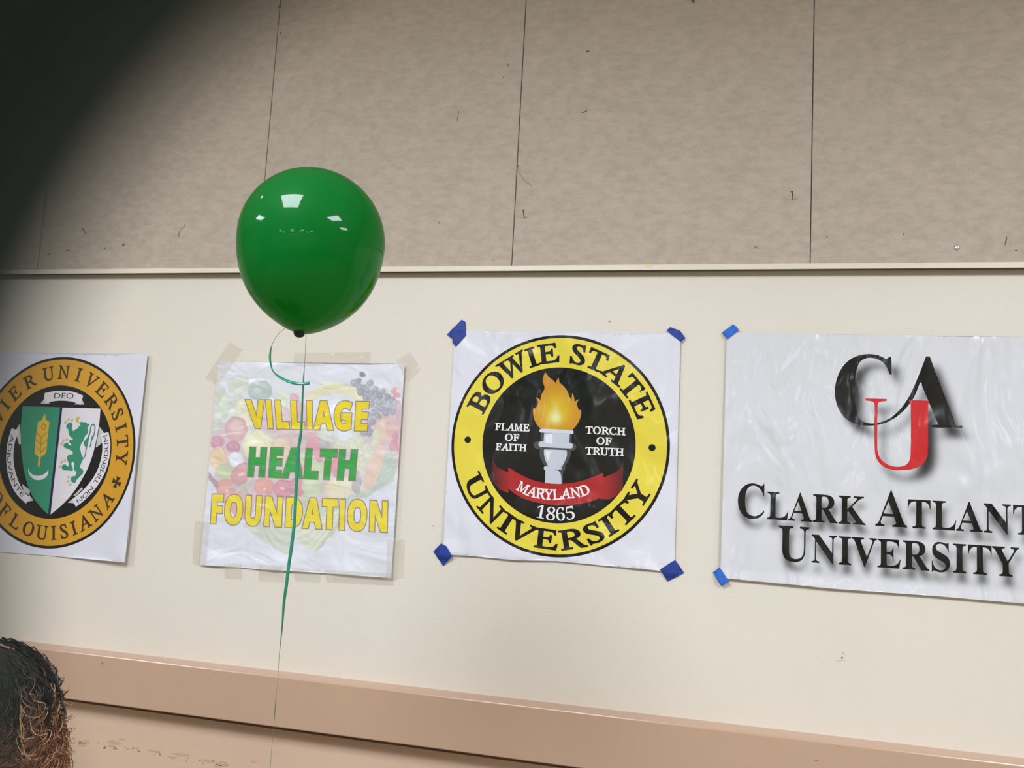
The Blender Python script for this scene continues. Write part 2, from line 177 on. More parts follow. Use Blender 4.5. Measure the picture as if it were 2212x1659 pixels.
BY 426 107,-2 107,19 133,24 153,33 159,40 163,51 166,64 167,81 167,178 52,386 43,401 34,413 26,422 17,427 10,431 2,433 -5,435 -7,436 -7,457 201,457 201,436 195,436 178,434 164,430 153,424 150,416 152,406 158,392 248,230 338,367 350,390 355,408 351,420 339,429 322,434 298,436 301,436 301,457 433,457 433,436 420,432 405,423 391,409 378,390 262,203 262,81 263,64 265,51 269,40 276,33 296,24 322,19 322,-2
SD 750 74,-2 342,-2 494,27 609,103 681,213 706,341 685,463 618,573 505,653 341,684 74,684;176,592 325,592 448,572 534,517 585,438 601,341 590,267 548,184 465,118 330,90 176,90
SE 500 464,684 73,684 73,-2 473,-2 473,90 175,90 175,298 454,298 454,390 175,390 175,592 464,592
SO 823 43,341 69,208 142,95 257,18 409,-11 565,18 682,96 755,208 780,341 754,477 680,589 564,665 411,693 260,665 144,588 69,476;148,341 168,444 223,526 306,580 411,599 516,580 600,526 655,444 675,341 655,238 600,157 516,103 411,83 306,103 223,157 168,238
SA 667 363,688 292,688 -3,-2 101,-2 187,199 475,199 566,-2 670,-2;326,533 433,291 227,291
SJ 250 176,684 74,684 74,21 71,-48 57,-97 24,-125 -37,-135 -64,-135 -46,-230 -30,-231 -14,-232 74,-215 133,-168 166,-97 176,-8
SU 708 650,684 548,684 548,285 546,240 540,200 527,166 506,137 478,116 443,99 399,87 347,83 305,87 267,97 232,115 201,140 182,164 170,192 163,229 161,279 161,684 59,684 59,258 83,137 148,53 239,5 345,-11 479,9 574,65 631,154 650,268
SV 604 607,684 506,684 303,206 99,684 -3,684 294,-8 316,-8
SN 781 708,684 612,684 613,157 153,684 72,684 72,-2 168,-2 167,522 621,-2 708,-2
ST 604 589,684 15,684 15,592 251,592 251,-2 353,-2 353,592 589,592
SI 250 176,684 74,684 74,-2 176,-2
SM 781 711,684 617,684 391,405 166,684 71,684 71,-2 173,-2 173,529 172,529 382,265 400,265 608,528 609,-2 711,-2
HV 437 148,-20 -28,500 117,500 212,200 215,189 220,172 230,130 235,109 218,102 201,109 206,130 211,151 216,172 224,200 319,500 464,500 288,-20
HL 379 40,-20 40,500 182,500 182,104 377,104 377,-20
HA 463 -28,-20 155,502 308,502 492,-20 339,-20 304,94 159,94 124,-20;197,219 267,219 240,305 232,334 221,370 216,387 232,387 247,387 242,368 231,331 227,315 223,305
HG 486 261,-27 208,-23 160,-10 117,12 82,43 54,82 34,128 23,181 19,240 21,279 27,315 37,349 50,380 68,409 90,434 115,455 144,474 176,488 211,498 249,504 289,506 310,506 330,504 349,501 369,498 388,493 406,488 423,482 458,468 409,348 379,363 368,367 356,371 343,375 330,378 317,380 303,381 289,382 270,380 253,377 237,372 222,364 209,355 198,344 188,331 180,316 173,299 168,281 165,261 164,238 164,217 167,197 170,179 175,162 182,147 189,134 198,124 209,115 220,107 234,102 250,99 269,98 287,98 303,100 316,102 313,101 313,165 222,165 222,289 453,289 453,6 419,-4 399,-10 379,-15 358,-19 336,-22 312,-25 288,-26
HE 376 40,-20 40,500 356,500 356,376 182,376 182,311 344,311 344,188 182,188 182,104 356,104 356,-20
HH 514 40,-20 40,500 182,500 182,311 332,311 332,500 473,500 473,-20 332,-20 332,187 182,187 182,-20
HT 389 124,-20 124,375 -7,375 -7,500 395,500 395,375 265,375 265,-20
HF 369 40,-20 40,500 355,500 355,376 181,376 181,293 343,293 343,169 181,169 181,-20
HO 535 267,-27 228,-25 191,-18 158,-8 128,7 102,26 79,48 60,74 45,103 34,134 25,168 21,203 19,241 21,279 25,315 34,348 45,379 60,407 79,433 102,455 128,474 158,488 192,499 228,505 268,507 307,505 344,499 377,488 407,474 433,455 455,433 474,407 489,379 501,347 509,314 514,278 516,240 514,203 509,167 501,133 489,102 474,74 455,48 433,26 407,7 377,-8 344,-18 307,-25;267,99 294,101 315,108 331,118 344,133 354,153 362,178 367,207 369,240 367,274 362,303 354,328 344,348 331,363 315,373 294,380 268,382 242,380 221,373 204,363 191,348 180,328 172,303 167,274 166,240 167,207 172,178 180,153 191,133 204,118 221,108 242,101
HU 508 252,-27 204,-24 161,-14 124,3 93,27 68,57 51,91 40,129 37,170 37,500 178,500 178,187 180,161 184,141 190,127 197,117 207,109 219,104 235,100 255,99 275,100 290,104 302,110 311,118 319,129 324,144 328,163 329,187 329,500 471,500 471,169 469,143 465,117 457,93 446,70 432,48 415,29 395,13 372,-1 346,-13 317,-21 286,-25
HN 546 40,-20 40,500 200,500 408,140 378,140 378,136 377,153 376,169 376,186 375,203 375,219 374,236 374,252 374,500 506,500 506,-20 345,-20 136,343 167,343 166,347 167,330 168,312 169,295 170,278 171,260 171,243 171,226 171,-20
HD 497 40,-20 40,500 211,500 249,498 285,492 319,483 350,471 379,454 404,434 426,411 445,384 459,354 470,320 476,284 478,244 474,184 460,131 436,85 403,47 361,17 313,-4 258,-16 197,-20;182,104 204,104 263,113 301,138 324,179 333,243 331,276 325,305 315,328 303,345 287,358 268,368 244,374 216,376 182,376
HI 261 1,-20 1,71 60,97 60,382 1,409 1,500 260,500 260,409 201,382 201,97 260,71 260,-20
"""
GLYPH = {}
for row in GLYPHS.strip().split('\n'):
    key, adv, body = row.split(' ', 2)
    cs = [np.array([[float(q) for q in p.split(',')] for p in c.split(' ')]) for c in body.split(';')]
    GLYPH[key] = (cs, float(adv))
GLYPH['HI'] = ([np.array([[40, -20], [170, -20], [170, 500], [40, 500]], float)], 205)
BASE = {'R': (-9, 474), 'B': (-2, 457), 'S': (-2, 684), 'H': (-20, 500)}
SPACE = {'R': 200, 'B': 230, 'S': 330, 'H': 180}
def area(p): return 0.5 * float(np.sum(np.roll(p[:, 0], 1) * p[:, 1] - p[:, 0] * np.roll(p[:, 1], 1)))
def grow(cs, d):
    "push the outline of a shape (list of contours) outwards by d"
    sg = 1 if area(max(cs, key=lambda c: abs(area(c)))) > 0 else -1
    out = []
    for p in cs:
        a, c = np.roll(p, 1, 0), np.roll(p, -1, 0)
        e1, e2 = p - a, c - p
        n1 = np.stack([e1[:, 1], -e1[:, 0]], -1) / (np.linalg.norm(e1, axis=1)[:, None] + 1e-12)
        n2 = np.stack([e2[:, 1], -e2[:, 0]], -1) / (np.linalg.norm(e2, axis=1)[:, None] + 1e-12)
        k = np.maximum(1 + (n1 * n2).sum(1), 0.6)[:, None]
        out.append(p + (n1 + n2) / k * d * sg)
    return out
def glyph(font, ch):
    "outline with its cap height scaled to 1; advance in the same unit"
    cs, adv = GLYPH[font + ch]; lo, hi = BASE[font]; s = 1.0 / (hi - lo)
    return [np.stack([c[:, 0] * s, (c[:, 1] - lo) * s], -1) for c in cs], adv * s
def layout(font, text, sizes=None, track=0.0):
    "letters side by side from x = 0: list of (contours, x0, x1), overall width (ink to ink)"
    x, out = 0.0, []; lo = None
    for i, ch in enumerate(text):
        k = sizes[i] if sizes else 1.0
        if ch == ' ':
            x += SPACE[font] / (BASE[font][1] - BASE[font][0]); continue
        cs, adv = glyph(font, ch); cs = [c * k + [x, 0] for c in cs]
        out.append(cs); x += (adv + track) * k
    allp = np.concatenate([c for cs in out for c in cs]); x0, x1 = allp[:, 0].min(), allp[:, 0].max()
    return [[c - [x0, 0] for c in cs] for cs in out], x1 - x0
def text_box(font, text, x0, x1, z0, z1, sizes=None, track=0.0, slope=0.0):
    "straight line of text filling x0..x1, baseline z0, capitals up to z1"
    ls, wd = layout(font, text, sizes, track); sx = (x1 - x0) / wd
    return [[np.stack([x0 + c[:, 0] * sx, z0 + c[:, 1] * (z1 - z0) + slope * c[:, 0] * sx], -1) for c in cs] for cs in ls]
def place_letter(cs, xs, cap, c0, r, ang, inward):
    "one letter (centred) on a circle: baseline at radius r"
    allp = np.concatenate(cs); mx = (allp[:, 0].min() + allp[:, 0].max()) / 2
    a = math.radians(ang); er = np.array([math.cos(a), math.sin(a)]); et = np.array([er[1], -er[0]])
    if inward: er, et = -er, -et
    base = np.array(c0) + (er if not inward else -er) * r
    return [base + np.outer((c[:, 0] - mx) * xs, et) + np.outer(c[:, 1] * cap, er) for c in cs]
def ring_text(font, text, c0, r, cap, a0, a1, inward=False, stretch=None, track=0.0):
    "text along a circle from angle a0 to a1 (outer edges of the first and last letter)"
    ls, wd = layout(font, text, None, track); out = []
    arc = abs(math.radians(a1 - a0)) * (r + (cap / 2 if not inward else -cap / 2))
    for cs in ls:
        allp = np.concatenate(cs); m = (allp[:, 0].min() + allp[:, 0].max()) / 2 / wd
        out.append(place_letter(cs, stretch or arc / wd, cap, c0, r, a0 + (a1 - a0) * m, inward))
    return out
def ring_letters(font, items, c0, r, cap, xs, inward=False):
    return [place_letter(glyph(font, ch)[0], xs, cap, c0, r, a, inward) for ch, a in items]
def circle(c0, r, n=96, a0=0, a1=360):
    full = abs(a1 - a0) >= 360
    k = np.radians(np.linspace(a0, a1, n, endpoint=not full))
    return np.stack([c0[0] + r * np.cos(k), c0[1] + r * np.sin(k)], -1)
def arc_band(c0, r0, r1, a0, a1, n=24):
    return np.concatenate([circle(c0, r0, n, a0, a1) if a0 != a1 else [], circle(c0, r1, n, a1, a0)])
def curve(pts, k=4, closed=True):
    "Catmull-Rom through pts"
    p = np.asarray(pts, float); n = len(p); out = []
    for i in range(n if closed else n - 1):
        a, b, c, d = (p[(i - 1) % n], p[i], p[(i + 1) % n], p[(i + 2) % n]) if closed else (p[max(i - 1, 0)], p[i], p[i + 1], p[min(i + 2, n - 1)])
        for j in range(k):
            t = j / k
            out.append(0.5 * (2 * b + (c - a) * t + (2 * a - 5 * b + 4 * c - d) * t * t + (3 * b - a - 3 * c + d) * t ** 3))
    if not closed: out.append(p[-1])
    return np.array(out)
def smooth_poly(pts, k=4, corner=32.0):
    "round the gentle bends of an outline, keep its corners sharp"
    p = np.asarray(pts, float); n = len(p); d = np.roll(p, -1, 0) - p; an = np.arctan2(d[:, 1], d[:, 0])
    turn = np.abs((an - np.roll(an, 1) + np.pi) % (2 * np.pi) - np.pi) > math.radians(corner); ln = np.linalg.norm(d, axis=1); out = []
    for i in range(n):
        b, c = p[i], p[(i + 1) % n]; j = (i + 1) % n
        tb = (c - b) if turn[i] else (c - p[i - 1]) * ln[i] / (ln[i] + ln[i - 1] + 1e-12)
        tc = (c - b) if turn[j] else (p[(i + 2) % n] - b) * ln[i] / (ln[i] + ln[j] + 1e-12)
        for q in range(k if not (turn[i] and turn[j]) else 1):
            t = q / k; out.append((2 * t ** 3 - 3 * t * t + 1) * b + (t ** 3 - 2 * t * t + t) * tb + (3 * t * t - 2 * t ** 3) * c + (t ** 3 - t * t) * tc)
    return np.array(out)
def strip(pts, w):
    p = np.asarray(pts, float); d = np.gradient(p, axis=0); d /= np.linalg.norm(d, axis=1)[:, None] + 1e-12
    n = np.stack([-d[:, 1], d[:, 0]], -1); w = np.asarray(w, float).reshape(-1, 1) if not np.isscalar(w) else w
    return np.concatenate([p + n * w / 2, (p - n * w / 2)[::-1]])

# ------------------------------------------------------------------ posters
def print_mat(name, rough, spec, bump, bscale, coat=0.0, crough=0.1, stretch=(1, 1, 1), dist=0.01):
    m, t, p = nt(name)
    a = N(t, 'ShaderNodeAttribute', attribute_name='print'); t.links.new(a.outputs['Color'], p.inputs['Base Color'])
    p.inputs['Roughness'].default_value = rough; p.inputs['Specular IOR Level'].default_value = spec
    p.inputs['Coat Weight'].default_value = coat; p.inputs['Coat Roughness'].default_value = crough
    tc = N(t, 'ShaderNodeTexCoord'); mp = N(t, 'ShaderNodeMapping'); mp.inputs['Scale'].default_value = stretch; t.links.new(tc.outputs['Object'], mp.inputs[0])
    n = N(t, 'ShaderNodeTexNoise', Scale=bscale, Detail=2.5, Distortion=0.6); t.links.new(mp.outputs[0], n.inputs['Vector'])
    b = N(t, 'ShaderNodeBump', Strength=bump, Distance=dist); t.links.new(n.outputs[0], b.inputs['Height'])
    t.links.new(b.outputs[0], p.inputs['Normal'])
    if coat: t.links.new(b.outputs[0], p.inputs['Coat Normal'])
    return m
def poster(name, outline, shapes, step, height, m, thick=0.0003):
    """a printed sheet: outline (x, z) polygon; shapes = list of (contours, colour or function) in painting
    order; height(x, z) = how far the sheet stands off the wall.  One welded triangulated sheet."""
    K = 1000.0
    outline = np.asarray(outline)
    pts, edges_ = [], []
    def add(poly):
        poly = np.asarray(poly, float)
        poly = poly[np.linalg.norm(poly - np.roll(poly, 1, 0), axis=1) > 6e-5]
        b = len(pts); n = len(poly); pts.extend(poly * K); edges_.extend((b + i, b + (i + 1) % n) for i in range(n))
    add(outline)
    for cs, _ in shapes:
        for c in cs: add(c)
    lo, hi = outline.min(0), outline.max(0)
    gx, gz = np.arange(lo[0] + step / 2, hi[0], step), np.arange(lo[1] + step / 2, hi[1], step)
    g = np.stack(np.meshgrid(gx, gz), -1).reshape(-1, 2); g = g + rng.uniform(-0.18, 0.18, g.shape) * step
    pts.extend(g * K)
    vs, es, fs, _, _, _ = delaunay_2d_cdt([Vector(p) for p in pts], edges_, [], 0, 1e-3, False)
    V = np.array([(v.x, v.y) for v in vs]) / K
    tri = np.array([f for f in fs if len(f) == 3]); cen = V[tri].mean(1)
    def winding(cs, P):
        w_ = np.zeros(len(P), int)
        for c in cs:
            c = np.asarray(c, float); k = np.nonzero((P[:, 0] >= c[:, 0].min()) & (P[:, 0] <= c[:, 0].max()) & (P[:, 1] >= c[:, 1].min()) & (P[:, 1] <= c[:, 1].max()))[0]
            q = P[k]
            for a_, b_ in zip(c, np.roll(c, -1, 0)):
                if a_[1] == b_[1]: continue
                s_ = (b_[0] - a_[0]) * (q[:, 1] - a_[1]) - (q[:, 0] - a_[0]) * (b_[1] - a_[1])
                w_[k] += ((a_[1] <= q[:, 1]) & (b_[1] > q[:, 1]) & (s_ > 0)).astype(int)
                w_[k] -= ((a_[1] > q[:, 1]) & (b_[1] <= q[:, 1]) & (s_ < 0)).astype(int)
        return w_ != 0
    keep = winding([outline], cen); tri, cen = tri[keep], cen[keep]; top = np.zeros(len(tri), int)
    for i, (cs, _) in enumerate(shapes): top[winding(cs, cen)] = i + 1
    e1, e2 = V[tri[:, 1]] - V[tri[:, 0]], V[tri[:, 2]] - V[tri[:, 0]]
    flip = (e1[:, 0] * e2[:, 1] - e1[:, 1] * e2[:, 0]) < 0; tri[flip] = tri[flip][:, ::-1]
    col = np.ones((len(tri) * 3, 4)); cx = V[tri.reshape(-1)]
    base = height.paper
    sid = np.repeat(top, 3)
    for s in np.unique(top):
        k = sid == s
        c = base if s == 0 else shapes[s - 1][1]
        col[k, :3] = c(cx[k, 0], cx[k, 1]) if callable(c) else lin(c)
    used = np.unique(tri); remap = -np.ones(len(V), int); remap[used] = np.arange(len(used)); V = V[used]; tri = remap[tri]
    co = np.stack([V[:, 0], -height(V[:, 0], V[:, 1]), V[:, 1]], -1)
    me = bpy.data.meshes.new(name)
    me.vertices.add(len(co)); me.vertices.foreach_set('co', co.reshape(-1))
    me.loops.add(len(tri) * 3); me.loops.foreach_set('vertex_index', tri.reshape(-1))
    me.polygons.add(len(tri)); me.polygons.foreach_set('loop_start', np.arange(0, len(tri) * 3, 3))
    me.update(calc_edges=True); me.validate()
    at_ = me.color_attributes.new('print', 'FLOAT_COLOR', 'CORNER'); at_.data.foreach_set('color', col.reshape(-1).astype('f4'))
    return link(name, me, m, None, True)

# ------------------------------------------------------------------ materials of the room
M = {}
M['cream'] = mat('cream_wall_paint', (223, 215, 203), 0.55, 0.015, 3, 0.25, 260, bdist=0.0015)
M['pink'] = mat('pink_beige_paint', (212, 182, 159), 0.45, 0.02, 4, 0.2, 220)
M['pink_gloss'] = mat('pink_beige_gloss_paint', (191, 159, 136), 0.24, 0.02, 5, 0.08, 60)
M['rail'] = mat('off_white_trim_paint', (222, 213, 196), 0.4, 0.03, 6)
M['gap'] = mat('dark_joint', (150, 137, 122), 0.9, 0.05, 20)
M['matte'] = mat('matte_beige_wall_paint', (168, 158, 142), 1.0, 0.03, 3, spec=0.0)
M['floor'] = mat('grey_carpet_floor', (150, 138, 120), 1.0, 0.05, 3, spec=0.0)
M['ceiling'] = mat('white_ceiling_tile', (225, 222, 214), 0.9, 0.03, 60)
def fabric_mat():
    m, t, p = nt('grey_beige_fabric')
    tc = N(t, 'ShaderNodeTexCoord'); mp = N(t, 'ShaderNodeMapping'); mp.inputs['Scale'].default_value = (1, 1, 1.9)
    t.links.new(tc.outputs['Object'], mp.inputs[0])
    n = N(t, 'ShaderNodeTexNoise', Scale=38.0, Detail=5.0, Roughness=0.6); t.links.new(mp.outputs[0], n.inputs['Vector'])
    r = N(t, 'ShaderNodeValToRGB'); e = r.color_ramp.elements
    e[0].position, e[1].position = 0.33, 0.68
    e[0].color = (*lin((175, 163, 150)), 1); e[1].color = (*lin((191, 178, 165)), 1)
    t.links.new(n.outputs[0], r.inputs[0])
    n3 = N(t, 'ShaderNodeTexNoise', Scale=420.0, Detail=2.0); t.links.new(mp.outputs[0], n3.inputs['Vector'])
    mx = N(t, 'ShaderNodeMix', data_type='RGBA', blend_type='OVERLAY'); mx.inputs[0].default_value = 0.25
    t.links.new(r.outputs[0], mx.inputs[6]); t.links.new(n3.outputs[0], mx.inputs[7])
    t.links.new(mx.outputs[2], p.inputs['Base Color']); p.inputs['Roughness'].default_value = 0.95
    p.inputs['Specular IOR Level'].default_value = 0.15; p.inputs['Sheen Weight'].default_value = 0.15
    b = N(t, 'ShaderNodeBump', Strength=0.3, Distance=0.0008); t.links.new(n3.outputs[0], b.inputs['Height']); t.links.new(b.outputs[0], p.inputs['Normal'])
    return m
M['fabric'] = fabric_mat()

# ------------------------------------------------------------------ room shell
XL, XR, YB, H = -6.2, 6.2, -17.0, 3.0
wb = box('wall_back', (XL, 0, 0.846), (XR, 0.12, H), M['cream']); tag(wb, kind='structure')
lw = box('lower_wall', (XL, 0.0, 0.0), (XR, 0.12, 0.8385), M['pink'], wb)
box('shade_groove_backing', (XL, 0.03, 0.8385), (XR, 0.12, 0.846), M['gap'], wb)      # groove added to sharpen the dark shade line under the ledge
box('joint_backing', (XL, -0.0015, 2.03), (XR, 0.001, H), M['gap'], wb)
# fabric-covered pin-board panels
bm = bmesh.new(); PW = 0.7113
box_bm(bm, (0.0010, -0.012, 2.02), (PW - 0.0010, -0.001, H - 0.002), 0.0012, 1)
pm = bpy.data.meshes.new('fabric_panel'); bm.to_mesh(pm); bm.free(); pm.materials.append(M['fabric'])
x0 = -1.2365 - 7 * PW; k = 0
while x0 + PW < XR:
    if x0 >= XL:
        o = bpy.data.objects.new('fabric_panel', pm); COL.objects.link(o); o.parent = wb; o.location.x = x0
    x0 += PW; k += 1
for nm, lo, hi in (('wall_front', (XL, YB - 0.1, 0), (XR, YB, H)), ('wall_left', (XL - 0.1, YB, 0), (XL, 0, H)), ('wall_right', (XR, YB, 0), (XR + 0.1, 0, H))):
    tag(box(nm, lo, hi, M['matte']), kind='structure')
tag(box('floor', (XL, YB, -0.1), (XR, 0, 0), M['floor']), kind='structure')
tag(box('ceiling', (XL, YB, H), (XR, 0, H + 0.1), M['ceiling']), kind='structure')
def profile_x(name, prof, m, parent=None, x=(XL, XR)):
    "a moulding: profile (y, z) swept along the wall"
    n = len(prof); vs = [(x[0], y, z) for y, z in prof] + [(x[1], y, z) for y, z in prof]
    fs = [(i, (i + 1) % n, (i + 1) % n + n, i + n) for i in range(n)] + [tuple(range(n))[::-1], tuple(range(n, 2 * n))]
    o = mesh(name, vs, fs, m, parent)
    b = bmesh.new(); b.from_mesh(o.data); bmesh.ops.recalc_face_normals(b, faces=b.faces); b.to_mesh(o.data); b.free()
    return o
tag(profile_x('trim_1', [(0, 2.0242), (-0.0235, 2.0242), (-0.0235, 2.0128), (-0.0245, 2.0132), (-0.0245, 2.0252), (-0.0235, 2.0262), (-0.012, 2.0262), (0, 2.0262)], M['rail']), kind='structure')
tr1 = bpy.data.objects['trim_1']
box('rail_shade_strip', (XL, -0.0234, 2.0150), (XR, 0.0, 2.0241), mat('rail_shade_dark', (98, 88, 74), 0.7), tr1)  # added dark strip, its colour stands in for shade under the rail
tag(profile_x('trim_2', [(0, 0.9700), (-0.034, 0.9700), (-0.034, 0.8585), (-0.046, 0.8585), (-0.0485, 0.861), (-0.0485, 0.9755)] +
    [(-0.0425 - 0.006 * math.cos(a), 0.9755 + 0.006 * math.sin(a)) for a in (0.3, 0.65, 1.0, 1.3, 1.57)] + [(0, 0.9815)], M['pink_gloss']), kind='structure')
tag(profile_x('baseboard_back', [(0, 0), (-0.012, 0), (-0.012, 0.09), (-0.008, 0.1), (0, 0.1)], M['gap']), kind='structure')

# ------------------------------------------------------------------ ceiling lights (the lamps that light the room)
def emit(name, rgb, s):
    m, t, p = nt(name); p.inputs['Base Color'].default_value = (0.8, 0.8, 0.8, 1)
    p.inputs['Emission Color'].default_value = (*rgb, 1); p.inputs['Emission Strength'].default_value = s
    return m
M['lamp'] = emit('lit_diffuser', (1.13, 1.22, 1.31), PANEL_LIGHT)
M['frame'] = mat('white_metal_frame', (230, 230, 226), 0.4)
LX, LY = 0.36, 0.46
def make_light():
    r = bpy.data.objects.new('ceiling_light', None); COL.objects.link(r)
    bm = bmesh.new()
    for lo, hi in (((-LX - .03, -LY - .03, -.012), (LX + .03, -LY, 0)), ((-LX - .03, LY, -.012), (LX + .03, LY + .03, 0)), ((-LX - .03, -LY, -.012), (-LX, LY, 0)), ((LX, -LY, -.012), (LX + .03, LY, 0))):
        box_bm(bm, lo, hi)
    me = bpy.data.meshes.new('frame'); bm.to_mesh(me); bm.free(); link('frame', me, M['frame'], r)
    mesh('diffuser', [(-LX, -LY, -.006), (-LX, LY, -.006), (LX, LY, -.006), (LX, -LY, -.006)], [(0, 1, 2, 3)], M['lamp'], r)
    return r
proto = make_light()
spots = [(-0.93, -2.17, 'square ceiling light almost above the green balloon'), (-3.6, -2.7, 'square ceiling light nearest the left corner of the pinboard wall'), (1.6, -2.2, 'square ceiling light nearest the right corner of the pinboard wall'), (4.1, -2.2, 'square ceiling light beside the right side wall near the pinboard wall')]
rows = [(-11.6, 'middle'), (-15.4, 'far')]
for ry, rn in rows:
    for q, (rx, cn) in enumerate([(-4.6, 'leftmost'), (-1.1, 'second from the left'), (1.8, 'second from the right'), (4.75, 'rightmost')]):
        spots.append((rx, ry, '%s square ceiling light of the %s row' % (cn, rn)))
for i, (x, y, lb) in enumerate(spots):
    if i == 0: o = proto
    else:
        o = proto.copy(); COL.objects.link(o)
        for ch in proto.children:
            c = ch.copy(); COL.objects.link(c); c.parent = o
    o.location = (x, y, H)
    tag(o, lb, 'ceiling light', 'square ceiling lights')

# one small warm recessed lamp near the wall, left of the balloon
dl = bpy.data.objects.new('recessed_lamp', None); COL.objects.link(dl); dl.location = (-2.05, -1.1, H)
tag(dl, 'small round warm recessed ceiling lamp close to the pinboard wall', 'ceiling light')
def disc(name, r0, r1, z, m, parent, n=28):
    vs = [(r * math.cos(2 * math.pi * j / n), r * math.sin(2 * math.pi * j / n), z) for r in (r0, r1) for j in range(n)]
    return mesh(name, vs, [(j, j + n, (j + 1) % n + n, (j + 1) % n) for j in range(n)] + ([tuple(range(n))] if r0 < .03 else []), m, parent)
disc('trim_ring', .05, .065, -.006, M['frame'], dl); disc('bulb', .02, .05, -.004, emit('warm_bulb', (1.0, .8, .5), 45.0), dl)

# ------------------------------------------------------------------ poster 1: black and yellow seal with a torch
INK = (9, 8, 8)
def hf(fn, paper=(221, 221, 232)):
    fn.paper = paper; return fn
def fbm(x, z, f, seed, n=5):
    "smooth random waviness"
    r = np.random.default_rng(seed); s = 0
    for i in range(n):
        a = r.uniform(0, 2 * math.pi); ff = f * r.uniform(0.6, 1.8); s = s + np.sin((x * math.cos(a) + z * math.sin(a)) * ff * 2 * math.pi + r.uniform(0, 6.28)) / n
    return s
def sm(t): t = np.clip(t, 0, 1); return t * t * (3 - 2 * t)
CB, RB = (-0.3884, 1.5866), 0.269
sh = []
YEL = (229, 211, 72)
sh.append(([circle(CB, RB, 140)], INK))
sh.append(([circle(CB, RB * 0.974, 140)], YEL))
sh.append(([circle(CB, RB * 0.702, 120)], (14, 16, 15)))
for t in ring_text('R', 'BOWIE STATE', CB, RB * 0.748, RB * 0.178, 160.5, 20.0): sh.append((grow(t, RB * 0.0035), INK))
for t in ring_text('R', 'UNIVERSITY', CB, RB * 0.932, RB * 0.172, -158.5, -21.5, True): sh.append((grow(t, RB * 0.0035), INK))
for a in (179.4, 0.6):
    c = (CB[0] + RB * 0.845 * math.cos(math.radians(a)), CB[1] + RB * 0.845 * math.sin(math.radians(a)))
    sh.append(([circle(c, RB * 0.031, 24)], INK))
flame = ZF([(460, 58), (500, 110), (550, 180), (650, 250), (745, 350), (750, 270), (800, 185), (808, 240), (815, 310), (900, 390), (985, 480), (1040, 580), (1080, 690), (1105, 715), (1105, 775), (1128, 770), (1135, 680), (1145, 580),
    (1180, 650), (1200, 740), (1210, 815), (1245, 780), (1322, 742), (1280, 810), (1262, 880), (1290, 960), (1325, 1032), (1358, 1000), (1376, 1070), (1365, 1170), (1320, 1300), (1240, 1430), (1150, 1525), (700, 1530), (335, 1495), (250, 1400), (190, 1290), (155, 1170), (140, 1040), (158, 950), (205, 985), (250, 900), (270, 830), (255, 760), (218, 690), (290, 730), (332, 775),
    (345, 680), (375, 600), (420, 520), (440, 440), (420, 370), (398, 290), (400, 220), (430, 110)])
def flame_col(x, z):
    px, py = to_px(x, z); u, v = (px - 1140) * 11.846, (py - 800) * 11.846
    core = np.exp(-(((u - 725) / 130) ** 2 + ((v - 1210) / 150) ** 2) ** 1.3)
    core = np.maximum(core, 0.55 * np.exp(-(((u - 725) / 60) ** 2 + ((v - 1060) / 130) ** 2)))
    mid = np.exp(-(((u - 730) / 400) ** 2 + ((v - 1130) / np.where(v < 1130, 520, 330)) ** 2) ** 1.4)
    o, y, c = lin((205, 140, 42)), lin((214, 186, 42)), lin((232, 232, 170))
    r = o + (y - o) * mid[:, None]; return r + (c - r) * core[:, None]
sh.append(([smooth_poly(flame)], flame_col))
DG, LG, WH = (72, 76, 78), (196, 201, 214), (228, 232, 240)
def T(pts, c, k=0):
    p = ZT(pts); sh.append(([smooth_poly(p)], c))
T([(318, 265), (1060, 290), (1052, 525), (1110, 535), (1155, 570), (1172, 625), (1145, 680), (1090, 708), (1035, 710), (1035, 790), (1010, 880), (960, 970), (895, 1075), (905, 1130), (880, 1180), (850, 1200), (845, 1490), (800, 1495), (780, 1150), (490, 1085), (395, 1040), (330, 930), (295, 800), (298, 665), (225, 662), (165, 630), (145, 575), (160, 515), (220, 478), (312, 480)], DG)
T([(330, 182), (1060, 215), (1095, 235), (1103, 260), (1090, 295), (1060, 303), (330, 270), (295, 255), (285, 228), (297, 197)], (208, 214, 222))
T([(400, 285), (1010, 305), (1000, 515), (1050, 520), (1080, 550), (1088, 595), (1070, 640), (1040, 653), (310, 612), (272, 590), (262, 545), (280, 500), (315, 487), (385, 485)], LG)
T([(410, 672), (925, 693), (942, 715), (943, 800), (920, 890), (870, 1000), (815, 1098), (825, 1130), (815, 1165), (655, 1160), (735, 1180), (775, 1210), (795, 1260), (808, 1350), (812, 1500), (415, 1482), (430, 1165), (400, 1155), (388, 1120), (400, 1085), (430, 1075), (492, 1078), (440, 960), (405, 840), (393, 740), (395, 690)], LG)
T([(775, 1095), (820, 1105), (825, 1165), (655, 1172), (660, 1155), (810, 1152), (815, 1120)], DG)
T([(430, 332), (592, 340), (580, 530), (432, 525)], WH)
T([(430, 718), (565, 725), (530, 800), (520, 880), (530, 1015), (480, 900), (440, 800)], WH)
RED, DRED = (172, 38, 42), (140, 34, 38)
BB = lambda pts, c: sh.append(([np.array(ZB(pts))], c))
def red_l(x, z):
    px, py = to_px(x, z); u = (px - 920) * 2.8117; k = sm((u - 400) / 110)[:, None] * 0.9 + 0.0
    return lin((78, 24, 28)) * (1 - k) + lin((160, 38, 40)) * k
def red_r(x, z):
    px, py = to_px(x, z); u = (px - 920) * 2.8117; k = sm((u - 1058) / 150)[:, None]
    return lin((172, 40, 42)) * (1 - k) + lin((96, 28, 32)) * k
BB([(405, 845), (410, 890), (440, 930), (505, 960), (503, 1082), (450, 1062), (412, 1020), (402, 1005)], red_l)
